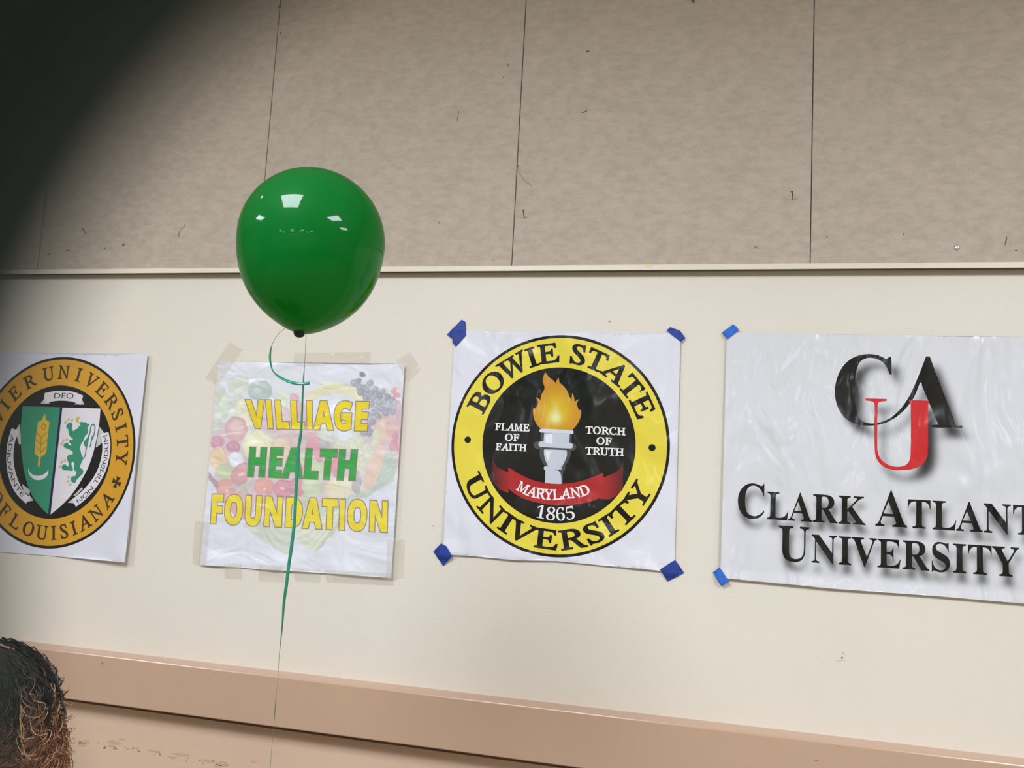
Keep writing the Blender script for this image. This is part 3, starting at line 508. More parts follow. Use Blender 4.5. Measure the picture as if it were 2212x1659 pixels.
BB([(1200, 885), (1190, 925), (1150, 960), (1075, 990), (1058, 1118), (1110, 1122), (1160, 1100), (1197, 1060)], red_r)
band_t = [(503, 925), (560, 962), (640, 1000), (720, 1020), (800, 1027), (880, 1022), (960, 1005), (1030, 980), (1080, 958)]
band_b = [(1072, 1105), (1000, 1135), (900, 1153), (800, 1157), (700, 1145), (600, 1118), (540, 1085), (503, 1055)]
BB([tuple(p) for p in curve(band_t, 3, False)] + [tuple(p) for p in curve(band_b, 3, False)], RED)
def warp_text(font, text, path, cap, color, out, stretch=1.0, g=0.0):
    "letters set along a baseline curve (wall x, z), from its first point to its last"
    p = curve(path, 8, False); d = np.r_[0, np.cumsum(np.linalg.norm(np.diff(p, axis=0), axis=1))]
    ls, wd = layout(font, text); s = d[-1] / wd
    for cs in ls:
        a = np.concatenate(cs); m = (a[:, 0].min() + a[:, 0].max()) / 2; q = m * s
        b = np.array([np.interp(q, d, p[:, 0]), np.interp(q, d, p[:, 1])]); e = np.array([np.interp(q + .002, d, p[:, 0]), np.interp(q + .002, d, p[:, 1])]) - np.array([np.interp(q - .002, d, p[:, 0]), np.interp(q - .002, d, p[:, 1])])
        e /= np.linalg.norm(e); n = np.array([-e[1], e[0]])
        cs = [b + np.outer((c[:, 0] - m) * s, e) + np.outer(c[:, 1] * cap, n) for c in cs]
        out.append((grow(cs, g) if g else cs, color))
PW_ = (232, 230, 232)
warp_text('R', 'MARYLAND', ZB([(548, 1062), (620, 1098), (700, 1117), (780, 1123), (860, 1116), (940, 1106), (1002, 1084)]), 0.0245, PW_, sh, g=0.0004)
warp_text('R', '1865', ZB([(668, 1231), (740, 1246), (800, 1252), (860, 1248), (909, 1240)]), 0.032, PW_, sh, g=0.0003)
for word, x0, x1, yt, yb, yt2, yb2 in (('FLAME', 421, 630, 658, 701, 665, 709), ('OF', 481, 567, 722, 764, 726, 768), ('FAITH', 425, 613, 781, 822, 788, 829),
        ('TORCH', 971, 1212, 679, 722, 687, 732), ('OF', 1037, 1127, 744, 787, 747, 790), ('TRUTH', 970, 1203, 804, 849, 812, 857)):
    (ax, az), (bx, bz), (cx_, cz) = ZB([(x0, yb), (x1, yb2), (x0, yt)])
    zt = ZB([(x1, yt2)])[0][1]
    for cs in text_box('R', word, ax, bx, (az + bz) / 2, (cz + zt) / 2): sh.append((grow(cs, 0.0004), PW_))
c1 = ZB([(178, 97), (1548, 112), (1510, 1562), (800, 1495), (540, 1488), (300, 1466), (103, 1455)])
def h_seal(x, z):
    u, v = (x + 0.665) / 0.563, (z - 1.304) / 0.56
    return 0.0035 + 0.0012 * fbm(x, z, 3.2, 3) + 0.0022 * sm((u - .8) / .2) * sm((v - .6) / .4) * 1.2 + 0.0045 * sm((0.08 - v) / 0.08) * (0.6 + 0.4 * np.sin(u * 24))
M['gloss'] = print_mat('glossy_printed_paper', 0.3, 0.25, 1.0, 6.0, 0.6, 0.14, (1, 1, .6), 0.024)
hf(h_seal)
p1 = poster('poster', c1, sh, 0.006, h_seal, M['gloss'])
tag(p1, 'square poster with a yellow and black seal, torch and flame', 'poster', 'posters taped along the wall')

# ------------------------------------------------------------------ poster 2: gold and black seal with a shield
CX2, RX = (-1.8275, 1.5058), 0.266
sh = []
BLK = (22, 19, 19); GOLD = (206, 152, 44); SW = (219, 214, 222); GRN = (52, 137, 108); SG = (190, 189, 194)
sh.append(([circle(CX2, RX * 1.013, 140)], BLK))
sh.append(([circle(CX2, RX * 0.985, 140)], GOLD))
sh.append(([circle(CX2, RX * 0.706, 120)], BLK))
BR = (66, 45, 26)
for t in ring_letters('R', [('X', 176.5), ('A', 166), ('V', 155.2), ('I', 145.8), ('E', 134.5), ('R', 119.4), ('U', 103.0), ('N', 89.6), ('I', 76.5), ('V', 64.2), ('E', 52.8), ('R', 40.6), ('S', 29.8), ('I', 19.8), ('T', 9.4), ('Y', -1.8)], CX2, RX * 0.775, RX * 0.145, RX * 0.145): sh.append((grow(t, 0.0004), BR))
for t in ring_letters('R', [('O', -141.5), ('F', -129.8), ('L', -117.2), ('O', -104.6), ('U', -93.0), ('I', -83.0), ('S', -74.5), ('I', -66.2), ('A', -57.2), ('N', -45.8), ('A', -33.4)], CX2, RX * 0.925, RX * 0.145, RX * 0.145, True): sh.append((grow(t, 0.0004), BR))
for a in (-19.2, 200):                                    # small cross
    c = np.array([CX2[0] + RX * 0.862 * math.cos(math.radians(a)), CX2[1] + RX * 0.862 * math.sin(math.radians(a))])
    r = RX * 0.07; pts = []
    for q in range(4):
        for da, rr in ((-24, 1.0), (0, .82), (24, 1.0), (45, .22)):
            b = math.radians(a + q * 90 + da); pts.append(c + r * rr * np.array([math.cos(b), math.sin(b)]))
    sh.append(([np.array(pts)], BR))
X_ = lambda pts, c, z=ZX, k=0: sh.append(([smooth_poly(z(pts), 3)], c))
# scroll tails behind the shield
X_([(140, 590), (108, 640), (135, 735), (150, 730)], SG); X_([(155, 1005), (212, 1050), (205, 1085), (165, 1055)], SG); X_([(205, 1080), (235, 1120), (195, 1130)], SG)
X_([(690, 612), (722, 655), (708, 722), (668, 755), (664, 750)], SG); X_([(568, 1028), (575, 1040), (530, 1085), (508, 1088)], SG); X_([(470, 1135), (505, 1108), (520, 1140)], SG)
X_([(282, 452), (305, 425), (330, 440), (350, 455)], SG); X_([(510, 458), (545, 445), (572, 430), (586, 460)], SG)
# shield
left = [(163, 472), (150, 560), (146, 650), (148, 740), (156, 830), (168, 910), (185, 980), (208, 1050), (245, 1115), (290, 1172), (336, 1216)]
X_([(418, 478), (160, 470)] + left[1:] + [(340, 1218)], GRN)
right_ = [(696, 487), (690, 570), (678, 650), (660, 740), (638, 820), (608, 900), (565, 980), (520, 1050), (470, 1112), (410, 1170), (350, 1218)]
X_([(433, 480)] + right_, SW)
X_([(418, 478), (434, 480), (352, 1219), (336, 1216)], (30, 26, 66))
# ear of wheat and crescent
WT = (205, 172, 62)
X_([(312, 520), (320, 565), (345, 580), (338, 640), (330, 700), (326, 770), (318, 798), (285, 822), (276, 888), (264, 888), (270, 822), (242, 795), (246, 750), (250, 690), (258, 630), (265, 580), (290, 568)], WT)
for y in (640, 690, 740): X_([(252, y + 5), (288, y + 42), (332, y + 5), (331, y + 11), (288, y + 50), (252, y + 12)], (160, 118, 40))
X_([(304, 585), (325, 610), (303, 640), (285, 612)], (160, 118, 40)); X_([(304, 593), (317, 611), (303, 632), (292, 612)], WT)
X_([(284, 690), (289, 690), (284, 800), (279, 800)], (160, 118, 40))
X_([(199, 895), (210, 925), (235, 945), (268, 950), (305, 940), (338, 910), (336, 940), (315, 965), (280, 979), (245, 976), (218, 958), (200, 928)], SW)
# rampant beast
X_([(360, 425), (400, 430), (475, 435), (505, 470), (545, 455), (520, 505), (500, 520), (510, 590), (495, 650), (470, 660), (450, 700), (430, 760), (385, 830), (365, 900), (380, 960), (400, 1030), (430, 1075), (400, 1140), (370, 1210),
    (360, 1255), (395, 1262), (425, 1300), (420, 1350), (370, 1400), (310, 1460), (280, 1520), (240, 1518), (205, 1480), (205, 1420), (230, 1398), (275, 1400), (300, 1340), (300, 1312), (265, 1300), (255, 1240), (265, 1170), (240, 1140), (215, 1160), (215, 1200), (240, 1260), (235, 1305),
    (150, 1298), (60, 1290), (35, 1245), (55, 1195), (100, 1185), (130, 1210), (155, 1232), (165, 1170), (140, 1110), (135, 1050), (170, 1010), (240, 1005), (235, 965), (190, 930), (140, 910), (85, 885), (68, 850), (90, 810), (145, 795), (170, 840), (215, 855), (200, 815), (170, 790), (172, 755), (238, 745), (235, 722), (190, 690), (165, 640), (155, 570), (120, 520), (125, 480), (175, 432), (225, 455), (230, 500), (220, 550), (255, 600), (260, 575), (330, 540), (345, 515), (325, 490), (380, 510), (355, 460)], GRN, ZG)
TL_ = (62, 128, 116)
tail = ZG([(425, 1090), (460, 1020), (475, 920), (505, 800), (505, 720), (545, 620), (560, 520), (595, 470), (630, 500), (628, 600), (600, 700), (570, 760), (560, 820), (542, 880)])
sh.append(([strip(curve(tail, 4, False), 0.0038)], TL_))
X_([(430, 790), (500, 700), (520, 640), (530, 720), (490, 850), (455, 880)], TL_, ZG); X_([(580, 660), (612, 740), (590, 720), (555, 790)], TL_, ZG)
CL = (196, 180, 128)
for pts in ([(290, 380), (320, 335), (370, 335), (340, 390), (345, 460), (300, 430)],):
    X_(pts, (205, 172, 62), ZG)
for x, y, a in ((105, 440, 25), (160, 388, 25), (222, 400, 15), (70, 765, 25), (40, 820, 40), (130, 745, 20), (95, 1120, 20), (40, 1150, 35), (10, 1225, 60), (160, 1415, 90), (155, 1490, 80), (190, 1550, 60)):
    r = math.radians(a); e = [(x + 34 * math.cos(t) * math.sin(r) + 20 * math.sin(t) * math.cos(r), y - 34 * math.cos(t) * math.cos(r) + 20 * math.sin(t) * math.sin(r)) for t in np.linspace(0, 6.28, 10)[:-1]]
    X_(e, (201, 178, 140), ZG)
# scrolls with their words
X_([(305, 422), (312, 380), (370, 368), (440, 365), (510, 372), (577, 398), (560, 462), (500, 440), (440, 433), (375, 436), (318, 452)], SW)
warp_text('S', 'DEO', ZX([(376, 418), (440, 417), (508, 420)]), 0.0155, (50, 46, 46), sh)
X_([(83, 622), (62, 690), (48, 770), (46, 850), (56, 930), (80, 1010), (120, 1080), (183, 1142), (213, 1103), (165, 1055), (130, 985), (108, 915), (97, 850), (97, 780), (108, 710), (133, 640)], SW)
warp_text('S', 'ADJUVANTE', ZX([(80, 665), (66, 720), (54, 790), (54, 850), (60, 910), (80, 975), (112, 1040), (155, 1100)]), 0.0125, (50, 46, 46), sh)
X_([(697, 660), (752, 650), (766, 720), (762, 800), (745, 880), (712, 960), (655, 1045), (590, 1115), (527, 1164), (500, 1112), (560, 1065), (615, 1005), (660, 940), (690, 870), (707, 790), (708, 720)], SW)
warp_text('S', 'NON TIMENDUM', ZX([(542, 1143), (600, 1097), (655, 1030), (705, 945), (735, 865), (750, 790), (750, 730), (742, 668)]), 0.0128, (50, 46, 46), sh)
TLx, TRx, BRx = ZX([(1035, 112)])[0], ZX([(1035, 112)])[0], ZX([(893, 1543)])[0]
c2 = [ (-2.118, ZX([(10, 1477)])[0][1] + 0.004), ZX([(0, 1475)])[0], ZX([(390, 1504)])[0], BRx, TRx, (-2.118, TRx[1] - 0.002)]
def h_shield(x, z):
    u, v = (x + 2.118) / 0.57, (z - 1.22) / 0.57
    return 0.002 + 0.0008 * fbm(x, z, 1.6, 5) + 0.009 * sm((u - .78) / .22) + 0.008 * sm((u - .85) / .15) * sm((.15 - v) / .15)
hf(h_shield, (206, 204, 218)); h_shield.paper = lambda x, z: np.tile(lin((218, 217, 229)), (len(x), 1)); 
M['matte_print'] = print_mat('satin_printed_paper', 0.5, 0.35, 0.15, 4.0)
p2 = poster('poster', c2, sh, 0.006, h_shield, M['matte_print'])
tag(p2, 'square poster with a gold and black seal around a green and white shield', 'poster', 'posters taped along the wall')

# ------------------------------------------------------------------ poster 3: three-letter monogram with soft printed shadows
sh = []
mono = []
mono.append(ZC([(1031, 232), (1034, 333), (1021, 330), (1008, 296), (985, 265), (950, 246), (905, 240), (866, 256), (846, 290), (834, 345), (831, 420), (833, 480), (841, 530), (856, 570), (882, 592), (930, 600), (988, 588), (1040, 560), (1090, 510), (1130, 450), (1160, 385), (1195, 302), (1222, 232), (1242, 232), (1386, 611), (1420, 613), (1420, 626), (1252, 621), (1252, 609), (1290, 607), (1190, 373), (1155, 457), (1120, 507), (1075, 552), (1020, 588), (960, 608), (905, 612), (850, 606), (790, 580), (750, 535), (728, 480), (721, 420), (734, 350), (760, 295), (800, 252), (850, 227), (905, 219), (960, 226), (1003, 247), (1016, 238)]))
umark = ZC([(890, 462), (1007, 465), (1006, 477), (968, 482), (957, 492), (955, 735), (965, 780), (990, 812), (1030, 833), (1070, 838), (1108, 830), (1130, 805), (1137, 765), (1137, 492), (1128, 480), (1130, 471), (1237, 475), (1238, 487), (1233, 497), (1232, 755), (1222, 797), (1192, 833), (1142, 852), (1090, 857), (1040, 855), (990, 838), (955, 802), (941, 750), (940, 492), (930, 481), (892, 474)])
words = []
zb1 = ZC([(600, 1141)])[0][1]; hb1 = ZC([(600, 951)])[0][1] - zb1
xs = [ZC([(x, 1120)])[0][0] for x in (187, 890)]; xs2 = [ZC([(x, y)])[0][0] for x, y in ((945, 1165), (1690, 1210))]
words += text_box('B', 'CLARK', xs[0], xs[1], zb1, zb1 + hb1, [1, .8, .8, .8, .8])
q = text_box('B', 'ATLANTA', 0, 1, zb1, zb1 + hb1, [1] + [.8] * 6)
n_end = max(c[:, 0].max() for c in q[4]); n_beg = min(c[:, 0].min() for c in q[0])
sc_ = (xs2[1] - xs2[0]) / (n_end - n_beg)
words += [[np.stack([xs2[0] + (c[:, 0] - n_beg) * sc_, c[:, 1]], -1) for c in cs] for cs in q]
zb2 = ZC([(700, 1371)])[0][1]; hb2 = ZC([(480, 1162)])[0][1] - ZC([(480, 1352)])[0][1]
xu = [ZC([(x, y)])[0][0] for x, y in ((412, 1250), (1733, 1350))]
words += text_box('B', 'UNIVERSITY', xu[0], xu[1], zb2, zb2 + hb2, [1] + [.8] * 9)
words = [grow(cs, 0.0003) for cs in words]
PX0, PZ0, PS = -0.02, 1.27, 0.0012; NXp, NZp = 640, 520
def raster(contour_sets, off):
    g = np.zeros((NZp, NXp)); gz = PZ0 + (np.arange(NZp) + .5) * PS
    for cs in contour_sets:
        xing = [[] for _ in range(NZp)]
        for c in cs:
            c = np.asarray(c) + off
            for a, b in zip(c, np.roll(c, -1, 0)):
                z0, z1 = sorted((a[1], b[1])); i0, i1 = int(np.ceil((z0 - PZ0) / PS - .5)), int(np.ceil((z1 - PZ0) / PS - .5))
                for i in range(max(i0, 0), min(i1, NZp)):
                    t = (gz[i] - a[1]) / (b[1] - a[1]); xing[i].append(a[0] + t * (b[0] - a[0]))
        for i, xx in enumerate(xing):
            xx.sort()
            for a, b in zip(xx[::2], xx[1::2]):
                ia, ib = int((a - PX0) / PS), int((b - PX0) / PS); g[i, max(ia, 0):max(ib, 0)] = 1
    return g
def blur(g, s):
    k = np.arange(-int(3 * s), int(3 * s) + 1); k = np.exp(-(k / s) ** 2 / 2); k /= k.sum()
    g = np.apply_along_axis(lambda r: np.convolve(r, k, 'same'), 0, g); return np.apply_along_axis(lambda r: np.convolve(r, k, 'same'), 1, g)
SHD = np.maximum(blur(raster([[m] for m in mono] + [[umark]], np.array([0.017, -0.021])), 6.5) * 0.95, blur(raster(words, np.array([0.006, -0.0175])), 5.5) * 0.95)
def paper3(x, z):
    i = np.clip((z - PZ0) / PS, 0, NZp - 2); j = np.clip((x - PX0) / PS, 0, NXp - 2); a, b = i.astype(int), j.astype(int); u, v = i - a, j - b
    s = SHD[a, b] * (1 - u) * (1 - v) + SHD[a + 1, b] * u * (1 - v) + SHD[a, b + 1] * (1 - u) * v + SHD[a + 1, b + 1] * u * v
    k = np.clip(s * 1.05, 0, 1)[:, None]; return lin((216, 216, 222)) * (1 - k) ** 1.3 + lin((45, 44, 46)) * k * 0.9
for m in mono: sh.append(([smooth_poly(m, 6, 40)], INK))
sh.append(([smooth_poly(umark, 6, 40)], (204, 38, 44)))
for wd in words: sh.append((wd, INK))
tlc, blc = ZC([(128, 100)])[0], ZC([(92, 1448)])[0]
c3 = [tlc, blc, (0.24, blc[1] - 0.0045), (0.45, blc[1] - 0.003), (0.712, blc[1] - 0.005), (0.712, tlc[1] - 0.004), (0.35, tlc[1] - 0.002)]
def h_mono(x, z):
    u, v = x / 0.71, (z - 1.29) / 0.575
    return 0.006 + 0.0018 * fbm(x, z * .35, 5.5, 11) * sm(v / .5) + 0.0018 * fbm(x, z, 2.2, 12) + 0.003 * sm((.06 - v) / .06)
h_mono.paper = paper3
M['gloss2'] = print_mat('laminated_printed_paper', 0.3, 0.25, 1.0, 8.5, 0.7, 0.13, (1, 1, .4), 0.026)
p3 = poster('poster', c3, sh, 0.0027, h_mono, M['gloss2'])
tag(p3, 'wide white poster with black and red overlapping monogram letters', 'poster', 'posters taped along the wall')

# ------------------------------------------------------------------ poster 4: faded fruit picture under bold words
E_ = []   # (cx, cy, rx, ry, colour, angle) in the zoomed picture's units, painted back to front
def e(c, *items):
    for it in items: E_.append((it[0], it[1], it[2], it[3] if len(it) > 3 else it[2], c, it[4] if len(it) > 4 else 0))
e((214, 190, 196), (180, 640, 90, 80), (260, 700, 110, 80), (700, 600, 90, 180), (520, 520, 120, 110), (1150, 620, 200, 140), (700, 850, 480, 240), (1290, 700, 100, 240), (300, 900, 170, 120), (600, 1000, 420, 110), (1330, 560, 60, 120))
e((203, 211, 194), (245, 295, 30), (335, 292, 34), (290, 300, 32), (260, 340, 32), (345, 330, 30), (175, 360, 38), (155, 410, 30), (165, 470, 32), (240, 460, 34), (200, 505, 30), (152, 560, 34), (152, 610, 30), (290, 400, 34))
e((222, 228, 208), (300, 350, 34, 24), (205, 415, 32), (190, 450, 26), (260, 500, 30), (165, 520, 24, 30))
e((176, 194, 186), (440, 352, 82, 74)); e((196, 209, 204), (425, 350, 30, 24))
e((221, 224, 202), (590, 390, 45, 42), (560, 430, 40, 36), (600, 430, 30, 30))
e((232, 226, 196), (320, 470, 40, 75), (380, 450, 40, 40), (350, 540, 50, 60))
e((224, 168, 180), (665, 400, 34, 34), (690, 470, 40, 60)); e((222, 198, 200), (560, 500, 60, 60), (610, 560, 50, 60))
e((214, 172, 174), (280, 605, 78, 86)); e((224, 188, 188), (285, 595, 50, 60))
e((206, 146, 168), (155, 690, 50, 46)); e((196, 140, 156), (262, 722, 50, 42)); e((224, 165, 182), (285, 720, 9, 12), (247, 718, 8, 10))
e((216, 190, 190), (620, 655, 65, 48), (760, 640, 60, 40), (700, 700, 60, 60))
e((231, 227, 192), (425, 715, 108, 108)); e((231, 205, 180), (580, 740, 72, 84)); 
e((233, 204, 163), (160, 795, 64, 76)); e((232, 234, 243), (280, 808, 52, 55))
e((190, 202, 156), (203, 887, 60, 50)); e((206, 150, 154), (335, 880, 66, 56), (300, 920, 60, 60), (740, 850, 40, 70), (950, 840, 40, 90))
e((223, 160, 150), (213, 1000, 68, 68), (464, 990, 68, 66)); e((212, 142, 156), (595, 1000, 74, 64), (690, 990, 60, 66)); e((224, 172, 165), (320, 1110, 80, 100), (250, 1080, 60, 60), (460, 1080, 60, 60))
e((238, 200, 195), (470, 1005, 14, 12), (220, 1012, 12, 18), (315, 905, 30, 14), (590, 998, 20, 12), (680, 985, 10, 22))
e((184, 186, 172), (330, 985, 90, 14, -8), (300, 990, 60, 10, 35), (360, 970, 60, 10, -40), (330, 1010, 26, 34), (270, 980, 30, 12, 0))
e((201, 211, 174), (785, 975, 72, 100), (820, 870, 60, 80), (740, 800, 40, 60), (550, 932, 50, 18)); e((212, 220, 188), (775, 950, 50, 50))
e((226, 217, 184), (960, 1005, 98, 78)); e((230, 224, 196), (1020, 970, 70, 50)); e((196, 202, 176), (740, 1100, 40, 60), (880, 1200, 120, 130), (760, 1180, 90, 70))
e((217, 154, 166), (800, 720, 58, 66), (830, 790, 30, 40)); e((222, 168, 168), (745, 640, 60, 26)); e((222, 150, 162), (940, 860, 30, 60))
e((180, 182, 178), (730, 660, 40, 20), (1080, 960, 36, 90), (870, 700, 30, 60, -40), (890, 640, 20, 80))
for t in np.linspace(0, 1, 30): e((231, 228, 190), (770 + 330 * t, 395 - 250 * t * (1 - t), 48 - 26 * abs(t - .5), 42 - 26 * abs(t - .5)))
e((226, 230, 232), (940, 470, 90, 80), (1010, 540, 60, 60)); e((216, 222, 208), (930, 620, 110, 80), (1010, 630, 100, 90)); e((228, 232, 238), (1000, 640, 55, 70), (900, 600, 30, 60))
r_ = random.Random(3)
for x, y in ((1090, 290), (1065, 300), (1100, 330), (1130, 335), (1110, 365), (1150, 350), (1172, 302), (1180, 372), (1205, 345), (1140, 400), (1190, 400), (1235, 385), (1255, 360), (1230, 430), (1290, 395), (1180, 440), (1270, 430), (1320, 415), (1210, 480), (1250, 470), (1300, 460), (1345, 440), (1180, 500), (1225, 520), (1280, 500), (1330, 490), (1165, 540), (1150, 590), (1190, 560), (1130, 630), (1170, 630)):
    k = r_.randint(-14, 14); e((158 + k, 158 + k, 170 + k), (x, y, 27, 27)); e((182 + k, 184 + k, 194 + k), (x - 6, y - 4, 10, 8))
e((112, 114, 128), (1118, 246, 23, 21))
e((206, 176, 186), (1370, 500, 26, 90)); e((226, 160, 166), (1335, 352, 22, 24), (1355, 385, 28, 20))
e((229, 198, 182), (1285, 612, 88, 88)); e((226, 184, 182), (1320, 600, 50, 56)); e((216, 150, 164), (1335, 730, 36, 62), (1345, 660, 24, 30))
POLY = [([(1275, 740), (1250, 860), (1215, 1000), (1150, 1022), (1118, 1000), (1135, 900), (1180, 780), (1230, 680)], (229, 200, 183)),
    ([(1352, 760), (1335, 945), (1150, 1058), (1060, 1075), (1030, 1150), (960, 1230), (1000, 1060), (1200, 985), (1250, 860), (1290, 740)], (190, 203, 190)),
    ([(325, 1240), (420, 1215), (640, 1210), (668, 1330), (650, 1440), (600, 1430), (440, 1340)], (203, 209, 192)),
    ([(640, 1240), (1000, 1130), (1030, 1120), (960, 1290), (860, 1370), (800, 1420), (740, 1395), (690, 1340)], (216, 220, 198)),
    ([(960, 1225), (985, 1230), (815, 1420), (800, 1415), (880, 1310)], (194, 200, 182)),
    ([(320, 1235), (345, 1230), (352, 1262), (330, 1270)], (206, 210, 196)),
    ([(96, 890), (160, 950), (165, 1000), (140, 985), (100, 945)], (176, 146, 158))]
POLY_BACK = 5
for x, y in ((1040, 700), (1100, 692), (1150, 735), (1205, 700), (1235, 745), (1160, 790), (1095, 765), (1090, 840), (1125, 890), (1185, 830), (1060, 730), (1000, 715), (960, 720), (1120, 820), (1215, 640)):
    e((216, 217, 193), (x, y, 33, 38))
def fruit(x, z):
    px, py = to_px(x, z); u, v = (px - 420) * 3.072, (py - 730) * 3.072
    u = u + 3 * np.sin(v * .09) ; v = v + 3 * np.sin(u * .08)
    white = lin((222, 223, 233)); col = np.tile(white, (len(x), 1)); cov = np.zeros(len(x))
    def inside(poly):
        c = np.zeros(len(u), bool)
        for (ax, ay), (bx, by) in zip(poly, poly[1:] + poly[:1]):
            if ay == by: continue
            k = ((ay > v) != (by > v)) & (u < (bx - ax) * (v - ay) / (by - ay) + ax); c ^= k
        return c
    for i, (cx_, cy_, rx, ry, c, an) in enumerate(E_):
        a = math.radians(an); du, dv = u - cx_, v - cy_; du, dv = du * math.cos(a) + dv * math.sin(a), -du * math.sin(a) + dv * math.cos(a)
        d = np.sqrt((du / rx) ** 2 + (dv / ry) ** 2); k = np.clip((1.0 - d) * min(rx, ry) / 5.0, 0, 1)[:, None]
        if i < 11: k = k * 0.85
        hl = np.clip(1 - np.hypot(du + rx * .3, dv + ry * .35) / (rx * .9), 0, 1)[:, None]
        edge = np.clip((d - .72) / .28, 0, 1)[:, None]
        cc = lin(c); cc = cc * (1 + .10 * hl) * (1 - .12 * edge) if i >= 11 else cc * np.ones((len(u), 1))
        col = col * (1 - k) + cc * k
    for q, (poly, c) in enumerate(POLY):
        k = (inside(poly) * 1.0)[:, None]
        st = 0.5 + 0.5 * np.sin((u * (.55 if q != 2 else -.30) + v * (.62 if q != 2 else .5)) * (.24 if q in (1, 4) else .2) + np.sin(u * .03) * 2)
        cc = lin(c) * (1 + (.12 * (st - .5) if q in (1, 2, 3) else .05 * (st - .5)))[:, None] if q in (1, 2, 3) else lin(c) * np.ones((len(u), 1))
        col = col * (1 - k) + cc * k
    grain = 1 + 0.02 * np.sin(u * .35 + np.sin(v * .11) * 3) * np.sin(v * .31)
    col = col * .82 + lin((222, 223, 233)) * .18
    return col * grain[:, None]
sh = []
YT, GT, OUTL = (231, 207, 42), (62, 162, 78), (150, 132, 140)
for word, q, c in (('VILLIAGE', ((342, 412), (1162, 425), (1148, 617), (366, 598)), YT), ('HEALTH', ((373, 727), (1084, 745), (1068, 945), (357, 918)), GT), ('FOUNDATION', ((124, 1037), (1293, 1085), (1287, 1288), (112, 1230)), (233, 214, 70))):
    tl, tr, br, bl = [np.array(p) for p in ZV(q)]
    ls, wd = layout('H', word, None, 0.06)
    lo_ = 0.0
    for cs in ls:
        cs = [np.array([(bl * (1 - s) + br * s) * (1 - t) + (tl * (1 - s) + tr * s) * t for s, t in zip(k[:, 0] / wd, k[:, 1])]) for k in cs]
        sh.append((grow(cs, 0.0026), OUTL if c is not GT else (140, 128, 118))); sh.append((cs, c))
# keep every outline below every letter
sh = [s for s in sh if s[1] not in (YT, GT, (233, 214, 70))] + [s for s in sh if s[1] in (YT, GT, (233, 214, 70))]
c4 = ZV([(160, 160), (178, 156), (1405, 175), (1318, 1590), (900, 1562), (640, 1545), (440, 1535), (300, 1522), (43, 1506)])
def h_fruit(x, z):
    u, v = (x + 1.332) / 0.54, (z - 1.232) / 0.542
    cr = 0
    for k, s in ((.24, 1), (.36, .5), (.52, -.8), (.68, .8), (.82, -.6)): cr = cr + s * np.exp(-np.abs(v - k - .02 * (u - .5)) / .018)
    return 0.003 + 0.0009 * cr * .7 + 0.0009 * fbm(x, z, 4.5, 21) + 0.008 * sm((u - .8) / .2) + 0.003 * sm((.1 - v) / .1) * (1 + np.sin(u * 18))
h_fruit.paper = fruit
M['crumpled'] = print_mat('creased_printed_paper', 0.36, 0.45, 0.6, 10.0, 0.25, 0.2, (1, 1, 1.6), 0.016)
p4 = poster('poster', c4, sh, 0.0022, h_fruit, M['crumpled'])
tag(p4, 'creased poster with faded fruit picture under yellow and green words', 'poster', 'posters taped along the wall')

# ------------------------------------------------------------------ tapes
def paper_inside(x, z, r, hp):
    "height of a tape that lies on the wall and climbs onto the poster (rectangle r)"
    d = np.minimum(np.minimum(x - r[0], r[1] - x), np.minimum(z - r[2], r[3] - z))
    return 0.0006 + (hp(x, z) + 0.0006) * sm((d + 0.016) / 0.012)
R1 = (-0.6655, -0.101, 1.3045, 1.864); R3 = (0.0025, 0.72, 1.29, 1.8695); R4 = (-1.332, -0.79, 1.232, 1.775)
M['tape_dark'] = mat('dark_blue_painters_tape', (24, 54, 142), 0.6, 0.12, 60, 0.5, 140)
M['tape_light'] = mat('bright_blue_painters_tape', (34, 100, 196), 0.6, 0.10, 60, 0.5, 140)
def tape(name, pts, r, hp, m, label, group, step=0.004, crinkle=0.0006, seed=1):
    def h(x, z): return paper_inside(x, z, r, hp) + crinkle * (1 + fbm(x, z, 28, seed)) + 0.0
    h.paper = (128, 128, 128)
    o = poster(name, np.array(pts), [], step, h, m); tag(o, label, 'tape', group); return o
BT = 'blue tape pieces holding the posters'
tape('painters_tape', ZB([(218, 30), (241, 43), (247, 128), (184, 197), (163, 166), (168, 150), (128, 122)]), R1, h_seal, M['tape_dark'], 'large dark blue tape piece on the top left corner of the yellow seal poster', BT, seed=2)
tape('painters_tape', ZB([(1485, 75), (1545, 100), (1577, 143), (1551, 168), (1500, 130), (1462, 98)]), R1, h_seal, M['tape_dark'], 'dark blue tape piece on the top right corner of the yellow seal poster', BT, seed=3)
tape('painters_tape', ZB([(97, 1387), (130, 1405), (168, 1465), (106, 1527), (45, 1438)]), R1, h_seal, M['tape_dark'], 'dark blue tape piece on the bottom left corner of the yellow seal poster', BT, seed=4)
tape('painters_tape', ZB([(1423, 1545), (1515, 1487), (1569, 1568), (1468, 1621)]), R1, h_seal, M['tape_dark'], 'dark blue tape piece on the bottom right corner of the yellow seal poster', BT, seed=5)
tape('painters_tape', ZC([(100, 100), (162, 53), (180, 66), (196, 88), (131, 139)]), R3, h_mono, M['tape_light'], 'bright blue tape piece on the top left corner of the monogram poster', BT, seed=6)
tape('painters_tape', ZC([(50, 1420), (88, 1390), (112, 1425), (141, 1470), (97, 1492)]), R3, h_mono, M['tape_light'], 'bright blue tape piece on the bottom left corner of the monogram poster', BT, seed=7)
